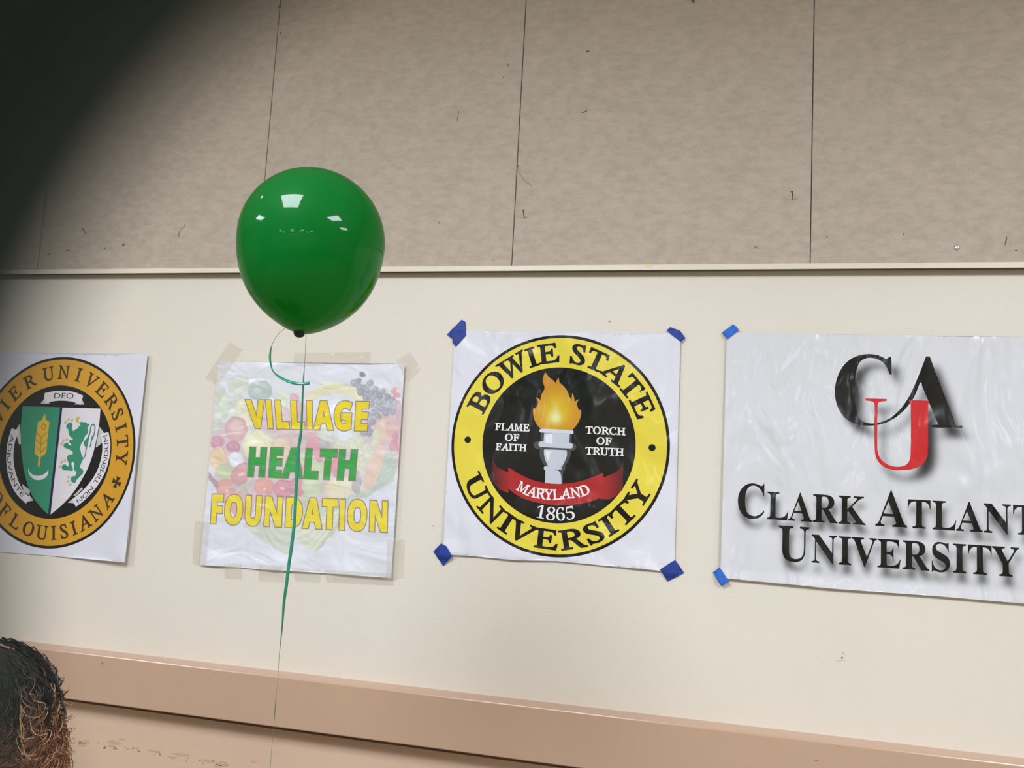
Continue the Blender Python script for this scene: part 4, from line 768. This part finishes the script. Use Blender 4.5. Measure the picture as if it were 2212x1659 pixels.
def clear_mat():
    m, t, p = nt('clear_packing_tape')
    p.inputs['Base Color'].default_value = (*lin((214, 204, 184)), 1); p.inputs['Roughness'].default_value = 0.16
    p.inputs['Coat Weight'].default_value = 1.0; p.inputs['Coat Roughness'].default_value = 0.03
    tr = N(t, 'ShaderNodeBsdfTransparent'); mx = N(t, 'ShaderNodeMixShader'); mx.inputs[0].default_value = 0.2
    t.links.new(tr.outputs[0], mx.inputs[1]); t.links.new(p.outputs[0], mx.inputs[2])
    tc = N(t, 'ShaderNodeTexCoord'); n = N(t, 'ShaderNodeTexNoise', Scale=45.0, Detail=3.0, Distortion=1.0); t.links.new(tc.outputs['Object'], n.inputs['Vector'])
    b = N(t, 'ShaderNodeBump', Strength=1.0, Distance=0.009); t.links.new(n.outputs[0], b.inputs['Height'])
    t.links.new(b.outputs[0], p.inputs['Normal']); t.links.new(b.outputs[0], p.inputs['Coat Normal'])
    t.links.new(mx.outputs[0], t.nodes['Material Output'].inputs['Surface']); return m
M['clear'] = clear_mat(); CT = 'clear tape strips around the fruit poster'
for i, (pts, lb) in enumerate([
    ([(233, 28), (322, 78), (160, 318), (72, 268)], 'clear tape strip slanting across the top left corner of the fruit poster'),
    ([(662, 98), (1168, 92), (1172, 150), (1120, 172), (720, 186), (665, 180)], 'long glossy clear tape strip along the top edge of the fruit poster'),
    ([(1345, 150), (1432, 92), (1506, 206), (1415, 282)], 'clear tape strip slanting across the top right corner of the fruit poster'),
    ([(4, 1212), (110, 1218), (88, 1506), (-12, 1500)], 'upright clear tape strip on the left edge of the fruit poster near the bottom'),
    ([(205, 1490), (320, 1498), (314, 1604), (204, 1596)], 'short clear tape strip below the bottom left part of the fruit poster'),
    ([(440, 1500), (600, 1510), (596, 1622), (428, 1614)], 'clear tape strip below the fruit poster just left of the ribbon'),
    ([(663, 1520), (842, 1530), (836, 1624), (672, 1616)], 'clear tape strip below the fruit poster just right of the ribbon'),
    ([(872, 1535), (1327, 1560), (1324, 1642), (880, 1622)], 'long clear tape strip below the bottom right corner of the fruit poster'),
    ([(1290, 1328), (1396, 1336), (1392, 1594), (1284, 1586)], 'upright clear tape strip on the right edge of the fruit poster near the bottom')]):
    tape('clear_tape', ZV(pts), R4, h_fruit, M['clear'], lb, CT, 0.006, 0.0009 if i == 1 else 0.0004, 30 + i)

# ------------------------------------------------------------------ small things on the pin-board
BD = 0.012
M['rust'] = mat('rusty_steel', (92, 66, 58), 0.5, 0.2, 300, metal=0.5)
M['steel'] = mat('bright_steel', (225, 225, 222), 0.25, 0.05, 100, metal=0.9)
M['thread'] = mat('grey_brown_thread', (122, 108, 96), 0.9)
M['hole'] = mat('dark_hole', (112, 100, 92), 0.95, 0.1, 100)
def wire(name, pts, r, m, label, cat, offs=None, n=6):
    offs = offs or [0.001] * len(pts)
    P = []
    for (px, py), o in zip(pts, offs):
        x, z = W(px, py, BD + o); P.append((x, -BD - o, z))
    P = curve3(P)
    o = mesh(name, *tube(P, r, n), m, None, True); tag(o, label, cat); return o
def curve3(p, k=4):
    p = [np.asarray(q, float) for q in p]; out = []
    if len(p) < 3: return p
    for i in range(len(p) - 1):
        a, b, c, d = p[max(i - 1, 0)], p[i], p[i + 1], p[min(i + 2, len(p) - 1)]
        for j in range(k):
            t = j / k; out.append(0.5 * (2 * b + (c - a) * t + (2 * a - 5 * b + 4 * c - d) * t * t + (3 * b - a - 3 * c + d) * t ** 3))
    return out + [p[-1]]
wire('bent_nail', [(1128, 454.5), (1130, 453.5), (1130.6, 459), (1132.5, 471)], 0.0010, M['rust'], 'dark bent nail right of the second panel seam above the rail', 'nail', [.022, .022, .018, 0])
wire('bent_nail', [(1708, 415), (1711.5, 413), (1712, 420), (1713, 432)], 0.0010, M['rust'], 'rusty bent nail just left of the rightmost panel seam', 'nail', [.022, .023, .018, 0])
wire('staple', [(177, 490.5), (180, 497), (185.5, 505)], 0.0009, M['rust'], 'dark staple slanting on the panel at the far left above the rail', 'staple', [.001, .004, .001])
wire('staple', [(142, 543), (144, 540.5), (150, 540.5), (151, 542)], 0.0011, M['steel'], 'bright metal staple low on the panel at the far left', 'staple', [0, .003, .003, 0])
wire('loose_thread', [(400, 484), (398, 489), (391, 494), (387, 501), (386, 512)], 0.0006, M['thread'], 'hooked grey thread on the fabric left of the balloon', 'thread', [.001, .003, .004, .003, .001])
wire('loose_thread', [(1118, 357), (1121, 370), (1128, 383), (1137, 392), (1144, 397), (1147, 403)], 0.0004, M['thread'], 'fine curved thread hanging from the second panel seam', 'thread', [.001, .003, .004, .004, .003, .002])
wire('loose_thread', [(991, 240), (989, 250), (987, 262)], 0.0004, M['thread'], 'short upright thread on the fabric between the balloon and second seam', 'thread')
wire('loose_thread', [(1257, 243), (1263, 241), (1268, 239)], 0.0009, M['thread'], 'short slanting tuft of thread high on the third fabric panel', 'thread')
wire('staple', [(1629, 537), (1631, 531), (1637, 533), (1640, 537)], 0.0007, M['steel'], 'dull silver staple low on the panel left of the rightmost seam', 'staple', [0, .002, .003, 0])
wire('staple', [(1494, -2), (1497, 1), (1499, 5)], 0.0014, M['rust'], 'dark staple at the top edge of the third fabric panel', 'staple', [.002, .004, .001])
# screw with a domed head
sx, sz = W(2067, 535.5, BD)
vs, fs = [], []
for i, (r, y) in enumerate([(0.0056, 0), (0.0056, .001), (0.0048, .0024), (0.0034, .0034), (0.0014, .0037), (0.0012, .0020)]):
    for j in range(16): vs.append((sx + r * math.cos(j * math.pi / 8), -BD - y, sz + r * math.sin(j * math.pi / 8)))
for i in range(5):
    for j in range(16): a, b = i * 16 + j, i * 16 + (j + 1) % 16; fs.append((a, a + 16, b + 16, b))
fs.append(tuple(range(80, 96))[::-1])
sc = mesh('screw', vs, fs, M['steel'], None, True); tag(sc, 'shiny domed screw head low on the rightmost fabric panel', 'screw')
def blot(pts, y, m, name, parent):
    o = mesh(name, [(x, y, z) for x, z in pts] + [(x, y + 0.0004, z) for x, z in pts], [tuple(range(len(pts)))] + [(i, i + len(pts), (i + 1) % len(pts) + len(pts), (i + 1) % len(pts)) for i in range(len(pts))], m, parent)
    return o
def blob(px, py, rx, ry, off, an=0.0, n=9):
    a0 = math.radians(an); out = []
    for k in range(n):
        a = 2 * math.pi * k / n; q = random.uniform(.65, 1.2); dx, dy = rx * q * math.cos(a), ry * q * math.sin(a)
        out.append(W(px + dx * math.cos(a0) - dy * math.sin(a0), py + dx * math.sin(a0) + dy * math.cos(a0), off))
    return out
for px, py, rx, ry, an in ((1097, 140, 1.6, 3.6, 0), (1087.5, 167.5, 1.8, 2, 0), (603, 14, 5, 3, 0), (606, 71, 2, 3, 0), (226, 537, 1.5, 3, 20), (266, 529, 4, 2.5, -40), (1270, 111, 4, 2.5, 0), (949, 481, 2, 1.5, 0), (1786, 511, 2.2, 1.4, 0), (1952, 506, 1.5, 3, 0), (2173, 520, 1.8, 9, 10), (1064, 561, 1.6, 1.2, 0), (104, 549, 4, 1.5, 0), (1118, 357, 2, 2, 0), (2195, 541, 5, 1.5, -5), (125, 532, 1.5, 1, 0)):
    blot(blob(px, py, rx, ry, BD + .0003, an), -BD - .0003, M['hole'], 'pin_hole', wb)
M['speck'] = mat('grey_speck', (150, 140, 124), 0.9)
for px, py, rx, ry, an in ((1822, 1411, 1.2, 2.2, 0), (1815, 1427, 13, 1.6, -6), (1819, 1421, 2.5, 3, 0), (936, 1136, 2, 1.4, 0), (1317, 695, 3, 1, 0)):
    blot(blob(px, py, rx, ry, .0003, an), -.0003, M['speck'] if rx < 5 else mat('pale_smudge', (206, 196, 178), 0.8), 'scuff', wb)
M['scuff'] = mat('brown_scuff', (150, 120, 92), 0.9, 0.1, 200)
for q in range(34):
    t = random.random() ** 1.2; px = 172 + 330 * t; py = 1596 + 12 * random.random() + 52 * t; rx = random.uniform(.7, 4.6) * (1.1 - .5 * t)
    blot(blob(px, py, rx, rx * random.uniform(.25, .7), .0006, random.uniform(-40, 40), 8), -.0006, M['scuff'], 'scuff', lw)
M['smudge'] = mat('faint_brown_smudge', (194, 165, 141), 0.9, 0.12, 300)
for px, py, rx, ry in ((183, 1603, 13, 5), (178, 1610, 9, 3), (246, 1604, 16, 5), (262, 1597, 8, 3), (240, 1612, 10, 3), (330, 1622, 14, 2.5), (390, 1630, 20, 4), (372, 1637, 12, 3), (450, 1644, 18, 4), (480, 1650, 16, 6), (470, 1655, 10, 4), (548, 1645, 9, 2.5)):
    blot(blob(px, py, rx, ry, .0004, 8, 13), -.0003, M['smudge'], 'scuff', lw)
blot(blob(1402, 574, 11, 3.2, .0248, 0, 12), -.0248, mat('yellow_stain', (224, 206, 150), 0.5), 'stain', bpy.data.objects['trim_1'])
t2 = bpy.data.objects['trim_2']
M['chip'] = mat('brown_paint_chip', (150, 116, 96), 0.8)
for px, py, rx, ry in ((221, 1432, 2.4, 3), (2075, 1641, 3, 1.4), (1812, 1612, 3, 1.4), (1764, 1642.5, 5, 1.2), (1808, 1642, 1, 1.6), (392, 1477, 1.6, 1.0)):
    blot(blob(px, py, rx, ry, .0488), -.0488, M['chip'], 'paint_chip', t2)

# ------------------------------------------------------------------ balloon with its ribbon
BY = 0.893                                     # how far the balloon floats off the wall
def latex():
    m, t, p = nt('green_latex')
    c = (*lin((0, 118, 52)), 1)
    p.inputs['Base Color'].default_value = c; p.inputs['Roughness'].default_value = 0.5; p.inputs['Specular IOR Level'].default_value = 0.1
    p.inputs['Coat Weight'].default_value = 1.0; p.inputs['Coat Roughness'].default_value = 0.05; p.inputs['Coat IOR'].default_value = 1.47
    tl = N(t, 'ShaderNodeBsdfTranslucent'); tl.inputs[0].default_value = (*lin((0, 172, 26)), 1)
    mx = N(t, 'ShaderNodeMixShader'); mx.inputs[0].default_value = 0.6
    t.links.new(p.outputs[0], mx.inputs[1]); t.links.new(tl.outputs[0], mx.inputs[2]); t.links.new(mx.outputs[0], t.nodes['Material Output'].inputs['Surface'])
    return m
M['latex'] = latex(); M['latex_dark'] = mat('dark_green_latex', (14, 34, 22), 0.35, 0.1, 80)
bx, bz = W(674, 521, BY); BRAD = 0.1096
bl = bpy.data.objects.new('balloon', None); COL.objects.link(bl); bl.location = (bx, -BY, bz)
tag(bl, 'shiny green balloon floating in front of the wall', 'balloon')
low = [(math.sqrt(1 - u * u) * (1 - .27 * u ** 6), -1.30 * u) for u in np.sin(np.linspace(0, math.radians(84.5), 40))] + [(.042, -1.302), (.026, -1.32)]
up = [(math.cos(a), math.sin(a)) for a in np.linspace(math.pi / 2, 0, 26)[:-1]]
prof = [(1e-4, 1.0)] + up[1:] + [tuple(p) for p in low]
n = 96; vs = [(0, 0, BRAD)]; fs = []
for r, z in prof[1:]:
    for j in range(n): vs.append((BRAD * r * math.cos(2 * math.pi * j / n), BRAD * r * math.sin(2 * math.pi * j / n), BRAD * z))
for j in range(n): fs.append((0, 1 + j, 1 + (j + 1) % n))
for i in range(len(prof) - 2):
    for j in range(n): a, b = 1 + i * n + j, 1 + i * n + (j + 1) % n; fs.append((a, a + n, b + n, b))
skin_o = mesh('latex_skin', vs, fs, M['latex'], bl, True); skin_o.rotation_euler = (0, math.radians(1.6), 0)
def bp(px, py, d=0.0):
    x, z = W(px, py, BY + d); return np.array([x - bx, -d, z - bz])
kn = merge(tube(curve3([bp(659, 703), bp(657, 707), bp(656, 710.5)]), [.0033] * 9, 10),
           tube([bp(655, 707) + .0033 * np.array([math.cos(a), math.sin(a), .3 * math.sin(a)]) for a in np.linspace(0, 6.3, 14)], .0022, 8))
mesh('knot', *kn, M['latex_dark'], bl, True)
ax0, ax1 = bp(655.5, 709), bp(649.5, 716.5, .005); d_ = (ax1 - ax0); d_ /= np.linalg.norm(d_); u_ = np.cross(d_, [0, 1, 0]); u_ /= np.linalg.norm(u_); w_ = np.cross(d_, u_)
d2 = (d_ + np.array([0, -1.1, -.2])); d2 /= np.linalg.norm(d2); u2 = np.cross(d2, [0, 0, 1]); u2 /= np.linalg.norm(u2); w2 = np.cross(d2, u2)
vs, fs = [], []
for k, (f, r) in enumerate([(0, .0024), (.45, .0027), (.75, .0047), (.95, .0075), (1.0, .0085), (1.04, .0082), (1.0, .0063), (.9, .004), (.8, .001)]):
    c = ax0 + (ax1 - ax0) * min(f, 1.0) + d2 * .0012 * k; uu, ww = (u_, w_) if f < .6 and k < 2 else (u2, w2)
    for j in range(20): a = 2 * math.pi * j / 20; vs.append(c + r * (math.cos(a) * uu * 1.08 + math.sin(a) * ww * .95) * (1 + .05 * math.sin(3 * a)))
for k in range(8):
    for j in range(20): a, b = k * 20 + j, k * 20 + (j + 1) % 20; fs.append((a, b, b + 20, a + 20))
mesh('lip', vs, fs, M['latex_dark'], bl, True)
def ribbon_mat():
    m, t, p = nt('green_satin_ribbon'); p.inputs['Base Color'].default_value = (*lin((40, 138, 106)), 1)
    p.inputs['Roughness'].default_value = 0.3; p.inputs['Specular IOR Level'].default_value = 0.8; p.inputs['Metallic'].default_value = 0.25
    tc = N(t, 'ShaderNodeTexCoord'); wv = N(t, 'ShaderNodeTexWave', Scale=160.0, bands_direction='Z'); t.links.new(tc.outputs['Object'], wv.inputs[0])
    b = N(t, 'ShaderNodeBump', Strength=0.25, Distance=0.0005); t.links.new(wv.outputs[1], b.inputs['Height']); t.links.new(b.outputs[0], p.inputs['Normal']); return m
M['ribbon'] = ribbon_mat()
def ribbon(name, rows, wmax, label, depth=lambda i, n: 0.0):
    rows = np.array(rows, float); P = curve(rows, 6, False); n = len(P); vs, fs = [], []
    C = np.array([bp(p[0], p[1], depth(i, n)) for i, p in enumerate(P)])
    for i in range(n):
        t = C[min(i + 1, n - 1)] - C[max(i - 1, 0)]; t /= np.linalg.norm(t)
        view = C[i] + np.array([bx, -BY, bz]) - CAM; view /= np.linalg.norm(view)
        s = np.cross(t, view); s /= np.linalg.norm(s); v = np.cross(s, t)
        c = min(1.0, max(P[i][2], .25) / wmax); wd = wmax / (FPX / 1.30)
        ax = s * c + v * math.sqrt(max(0, 1 - c * c)); nn = np.cross(ax, t) * .00012
        for q in (ax * wd / 2 + nn, -ax * wd / 2 + nn, -ax * wd / 2 - nn, ax * wd / 2 - nn): vs.append(C[i] + q)
    for i in range(n - 1):
        for j in range(4): a, b = i * 4 + j, i * 4 + (j + 1) % 4; fs.append((a, b, b + 4, a + 4))
    fs += [(3, 2, 1, 0), tuple(range(n * 4 - 4, n * 4))]
    o = mesh(name, vs, fs, M['ribbon'], bl, True); 
    if label: o['label'] = label
    return o
ribbon('ribbon', [(657, 708, 1.5), (661, 722, 1.0), (660, 745, .8), (659, 775, .8), (657, 800, 1.5), (656, 815, 2.6), (654, 850, 3.2), (652, 900, 4.2), (650, 935, 5.6), (645, 970, 6.4), (641, 1030, 6.5), (638, 1090, 6.6), (635, 1137, 6.6), (629, 1186, 6.6), (624, 1220, 6.6), (618.6, 1264, 6.5), (613.5, 1300, 5.4),
    (610, 1350, 3.2), (606, 1390, 1.5), (603, 1420, .7), (600, 1470, .3), (597, 1500, .5), (595, 1520, 1.4), (593.5, 1540, 1.6), (591, 1570, .3), (588.5, 1600, .3), (583.5, 1659, .9), (575, 1760, 4), (566, 1880, 6), (558, 2000, 2), (548, 2150, 5)], 6.6, 'long green satin ribbon hanging straight down, twisted')
ribbon('ribbon', [(657, 707, 2), (642, 704.5, 3), (628, 705, 1.6), (615, 710, .8), (602, 721, .7), (592, 735, .7), (587, 747, 1.4), (584, 760, 3.6), (583, 775, 4.6), (585.5, 790, 3.2), (590, 802, 2.4), (599, 811, 4.2), (612, 819, 5.6), (630, 826, 6.4), (648, 829, 6.4), (669, 827.5, 6.2)], 6.6, 'short curled tail of the green ribbon', lambda i, n: 0.02 * math.sin(math.pi * i / n))

# ------------------------------------------------------------------ seated person in the lower left corner (only the curly hair is in the picture)
HC = at(-62, 1566, 1.25)
pr = bpy.data.objects.new('person', None); COL.objects.link(pr); pr.location = (HC[0], HC[1], 0.0)
FACE = math.radians(38)                          # turned to the wall and a little left
pr.rotation_euler = (0, 0, FACE)
tag(pr, 'person with long curly dark hair turning copper brown, at the lower left', 'person')
hz = HC[2]
J = [(0, -.10, .52, .125), (0, -.09, .66, .115), (0, -.07, .80, .12), (0, -.05, hz - .20, .085), (0, -.03, hz - .13, .05), (0, 0.0, hz - .03, .072), (0, .0, hz + .045, .078)]
J += [(0, .062, hz - .075, .034), (0, .098, hz - .012, .012)]
edges = [(0, 1), (1, 2), (2, 3), (3, 4), (4, 5), (5, 6), (5, 7), (5, 8)]
def chain(start, pts):
    p = start
    for q in pts: J.append(q); edges.append((p, len(J) - 1)); p = len(J) - 1
    return p
for s in (-1, 1):
    a = chain(3, [(s * .15, -.05, hz - .23, .055), (s * .21, -.01, .68, .042), (s * .17, .20, .60, .03), (s * .15, .26, .585, .028)])
    for k, (dx, ln) in enumerate(((-.030, .062), (-.011, .075), (.009, .08), (.028, .07))):
        chain(a, [(s * .15 + dx, .30, .583, .0095), (s * .15 + dx * 1.15, .30 + ln * .6, .575, .0085), (s * .15 + dx * 1.2, .30 + ln, .562, .0075)])
    chain(a, [(s * .15 - s * .035, .275, .575, .011), (s * .15 - s * .055, .31, .565, .009)])
    chain(0, [(s * .09, -.04, .50, .085), (s * .10, .34, .49, .06), (s * .10, .36, .28, .05), (s * .10, .34, .08, .035), (s * .10, .40, .045, .035), (s * .10, .50, .035, .028)])
me = bpy.data.meshes.new('body'); me.from_pydata([j[:3] for j in J], edges, []); bo = link('body', me, None, pr)
sk = bo.modifiers.new('skin', 'SKIN')
for v, j in zip(me.skin_vertices[0].data, J): v.radius = (j[3], j[3])
me.skin_vertices[0].data[0].use_root = True
ss = bo.modifiers.new('sub', 'SUBSURF'); ss.levels = 2; ss.render_levels = 2
dg = bpy.context.evaluated_depsgraph_get(); dg.update()
baked = bpy.data.meshes.new_from_object(bo.evaluated_get(dg)); bo.modifiers.clear(); bo.data = baked; baked.name = 'body'
for m in (mat('brown_skin', (150, 105, 80), 0.5), mat('dark_top', (52, 52, 60), 0.8, 0.1, 60), mat('blue_jeans', (50, 62, 90), 0.85, 0.1, 90), mat('black_shoe', (34, 34, 36), 0.5)): baked.materials.append(m)
for p in baked.polygons:
    c = p.center
    hand = c.y > .20 and .53 < c.z < .66 and abs(c.x) > .07
    p.material_index = 3 if c.z < .085 else 0 if (hand or c.z > hz - .155) else 2 if c.z < .575 else 1
    p.use_smooth = True
eye_m, lip_m = mat('eye', (230, 228, 224), 0.2), mat('lip', (150, 80, 75), 0.5)
for s in (-1, 1):
    bm = bmesh.new(); bmesh.ops.create_uvsphere(bm, u_segments=12, v_segments=8, radius=.011)
    m_ = bpy.data.meshes.new('eye'); bm.to_mesh(m_); bm.free(); e1 = link('eye', m_, eye_m, pr, True); e1.location = (s * .03, .074, hz + .012)
mesh('mouth', *tube([(-.022, .088, hz - .064), (-.01, .096, hz - .062), (0, .098, hz - .063), (.01, .096, hz - .062), (.022, .088, hz - .064)], [.001, .004, .005, .004, .001], 8), lip_m, pr, True)
def hair_mat():
    m, t, p = nt('curly_hair'); a = N(t, 'ShaderNodeAttribute', attribute_name='tone'); t.links.new(a.outputs['Color'], p.inputs['Base Color'])
    p.inputs['Roughness'].default_value = 0.42; p.inputs['Specular IOR Level'].default_value = 0.45; return m
hm = hair_mat(); ca, sa = math.cos(-FACE), math.sin(-FACE)
NL, PER, NP_ = 380, 7, 84
hv, hf_, hc = [], [], []
dk, cp, lt = lin((34, 29, 29)), lin((172, 108, 68)), lin((232, 184, 142))
def toworld(v): return (v[0] * math.cos(FACE) - v[1] * math.sin(FACE), v[0] * math.sin(FACE) + v[1] * math.cos(FACE))
for i in range(NL):
    az = rng.uniform(0, 2 * math.pi); th0 = math.acos(rng.uniform(-.1, 1.0))
    face = abs(((az - math.pi / 2 + math.pi) % (2 * math.pi)) - math.pi)      # 0 = straight ahead
    if face < 0.75: az = math.pi / 2 + rng.choice([-1, 1]) * rng.uniform(.8, 1.3)
    R = rng.uniform(.090, .1165); L = rng.uniform(.22, .30); fr = rng.uniform(200, 340); A0 = rng.uniform(.6, 1.3); gold = rng.random(); ph = rng.uniform(0, 6.28); hand = rng.choice([-1, 1])
    sway = rng.uniform(-1, 1); wl = rng.normal(0, 1, 4); dv = np.array([math.cos(az), math.sin(az), 0.0]); tang = np.array([-dv[1], dv[0], 0])
    wx = toworld(dv[:2])[0]
    for j in range(PER):
        oj = rng.normal(0, 1, 3) * .0026; pj = ph + rng.normal(0, .35); wob = wl + rng.normal(0, .15, 4); aj = A0 * rng.uniform(.8, 1.2); frz = j == 0 and rng.random() < .5
        th, z, out = th0, 0.0, 0.0; P = []; ds = L / NP_
        for k in range(NP_):
            s = k / NP_; up_ = np.array([0, 0, 1.0])
            if th < 1.5: th += ds / R; nrm = dv * math.sin(th) + up_ * math.cos(th); c = np.array([0, 0, hz + .010]) + R * nrm; z = c[2]
            else: z -= ds; out = out + ds; nrm = dv; c = dv * (R + .010 * math.sin(min(out * 14, 1.5))) + tang * sway * .014 * math.sin(out * 18); c[2] = z
            A = aj * (.0010 + .0100 * min(1.0, max(0, s - .14) * 2.6)) * (1.5 if frz else 1); a = hand * fr * s * L + pj + 1.3 * wob[0] * math.sin(s * 9 + wob[1] * 3) + .8 * wob[2] * math.sin(s * 21 + wob[3] * 3)
            P.append(c + oj * min(1.6, .3 + 3 * s) + tang * math.cos(a) * A + nrm * math.sin(a) * A * .8 + up_ * math.sin(a * 2) * A * .25)
        b = len(hv); v, f = tube(P, [.00062 * (1 - .6 * (k / NP_) ** 3) for k in range(NP_)], 3, False)
        hv += v; hf_ += [tuple(q + b for q in x) for x in f]
        gj = gold + rng.normal(0, .12)
        for k in range(NP_):
            drop = (hz + .12 - P[k][2]) / .26                                       # the bleach grows downwards, most on the side towards the room's middle
            q = float(sm(np.array((drop - .44 + .30 * (wx - .25) + .30 * (gj - .5)) / .30)))
            c = dk * (1 - q) + (cp * (.7 + .5 * gj) if gj < .74 else lt * .85) * q
            hc += [c] * 3
hair = mesh('hair', hv, hf_, hm, pr, True); hair['kind'] = 'stuff'
ta = hair.data.color_attributes.new('tone', 'FLOAT_COLOR', 'POINT'); ta.data.foreach_set('color', np.c_[np.array(hc), np.ones(len(hc))].astype('f4').reshape(-1))
# dense hair underneath
vs, fs = [], []; rings = [(.001, .108), (.045, .101), (.078, .078), (.098, .03), (.102, -.03), (.100, -.09), (.097, -.14), (.085, -.18)]
for r, z in rings:
    for j in range(32):
        a = 2 * math.pi * j / 32; fc = abs(((a - math.pi / 2 + math.pi) % (2 * math.pi)) - math.pi); k = .86 if (fc < .8 and z < .05) else 1.0
        if fc < .8 and z < .05: k = .6
        vs.append((r * k * math.cos(a) * (1 + .03 * math.sin(9 * a + z * 60)), r * k * math.sin(a), hz + z))
for i in range(len(rings) - 1):
    for j in range(32): a, b = i * 32 + j, i * 32 + (j + 1) % 32; fs.append((a, a + 32, b + 32, b))
mesh('hair_base', vs, fs, mat('dark_brown_hair', (34, 27, 25), 0.6, 0.2, 120, 0.8, 160), pr, True)
# the chair the person sits on
ch = bpy.data.objects.new('chair', None); COL.objects.link(ch); ch.location = (HC[0], HC[1], 0); ch.rotation_euler = (0, 0, FACE)
tag(ch, 'plain plastic chair under the seated person with curly hair', 'chair')
pl = mat('navy_plastic', (48, 56, 80), 0.45); mt = mat('chrome_leg', (200, 200, 200), 0.25, metal=0.9)
box('seat', (-.21, -.27, .375), (.21, .16, .395), pl, ch, .008)
box('backrest', (-.2, -.30, .52), (.2, -.28, .78), pl, ch, .008)
for s in (-1, 1):
    mesh('leg', *tube([(s * .19, .13, .377), (s * .21, .17, 0)], .011, 10), mt, ch, True)
    mesh('leg', *tube([(s * .19, -.24, .377), (s * .21, -.30, 0)], .011, 10), mt, ch, True)
    mesh('back_post', *tube([(s * .17, -.25, .38), (s * .18, -.285, .5), (s * .18, -.292, .74)], .009, 10), mt, ch, True)

# ------------------------------------------------------------------ dark case of the photographer's own phone, its cut-out rim just in front of the lens
pc = bpy.data.objects.new('phone_case', None); COL.objects.link(pc)
case_m = mat('dark_green_black_rubber', (36, 52, 52), 0.8, 0.05, 300)
k = 0.010 / FPX
hc_ = np.array([(1670 - CX) * k, (1287.7 - CY) * k])                 # centre of the round cut-out, right / down of the lens axis
vs, fs = [], []; n = 96
rim = [(0.00967 * math.cos(a), 0.00967 * math.sin(a)) for a in np.linspace(0, 2 * math.pi, n, endpoint=False)]
def rect_pt(a):
    c, s = math.cos(a), math.sin(a); x0_, x1_, y0_, y1_ = -.017, .128, -.016, .056
    t = min((x1_ if c > 0 else x0_) / c if abs(c) > 1e-9 else 1e9, (y1_ if s > 0 else y0_) / s if abs(s) > 1e-9 else 1e9); return (c * t, s * t)
outer = [rect_pt(a) for a in np.linspace(0, 2 * math.pi, n, endpoint=False)]
def cp3(x, y, d): return CAM + MW @ np.array([hc_[0] + x, hc_[1] + y, d])
for d in (0.0097, 0.0112):
    for ring in (rim, outer): vs += [cp3(x, y, d) for x, y in ring]
vs += [cp3(x, y, 0.0020) for x, y in outer]
for j in range(n):
    q = (j + 1) % n
    fs += [(j, q, n + q, n + j), (2 * n + j, 3 * n + j, 3 * n + q, 2 * n + q), (j, 2 * n + j, 2 * n + q, q), (n + j, n + q, 3 * n + q, 3 * n + j), (n + j, 4 * n + j, 4 * n + q, n + q)]
me_o = mesh('shell', [np.array(v) - CAM for v in vs], fs, case_m, pc); pc.location = CAM
tag(pc, 'blurred dark edge of a phone case filling the top left corner', 'phone case')
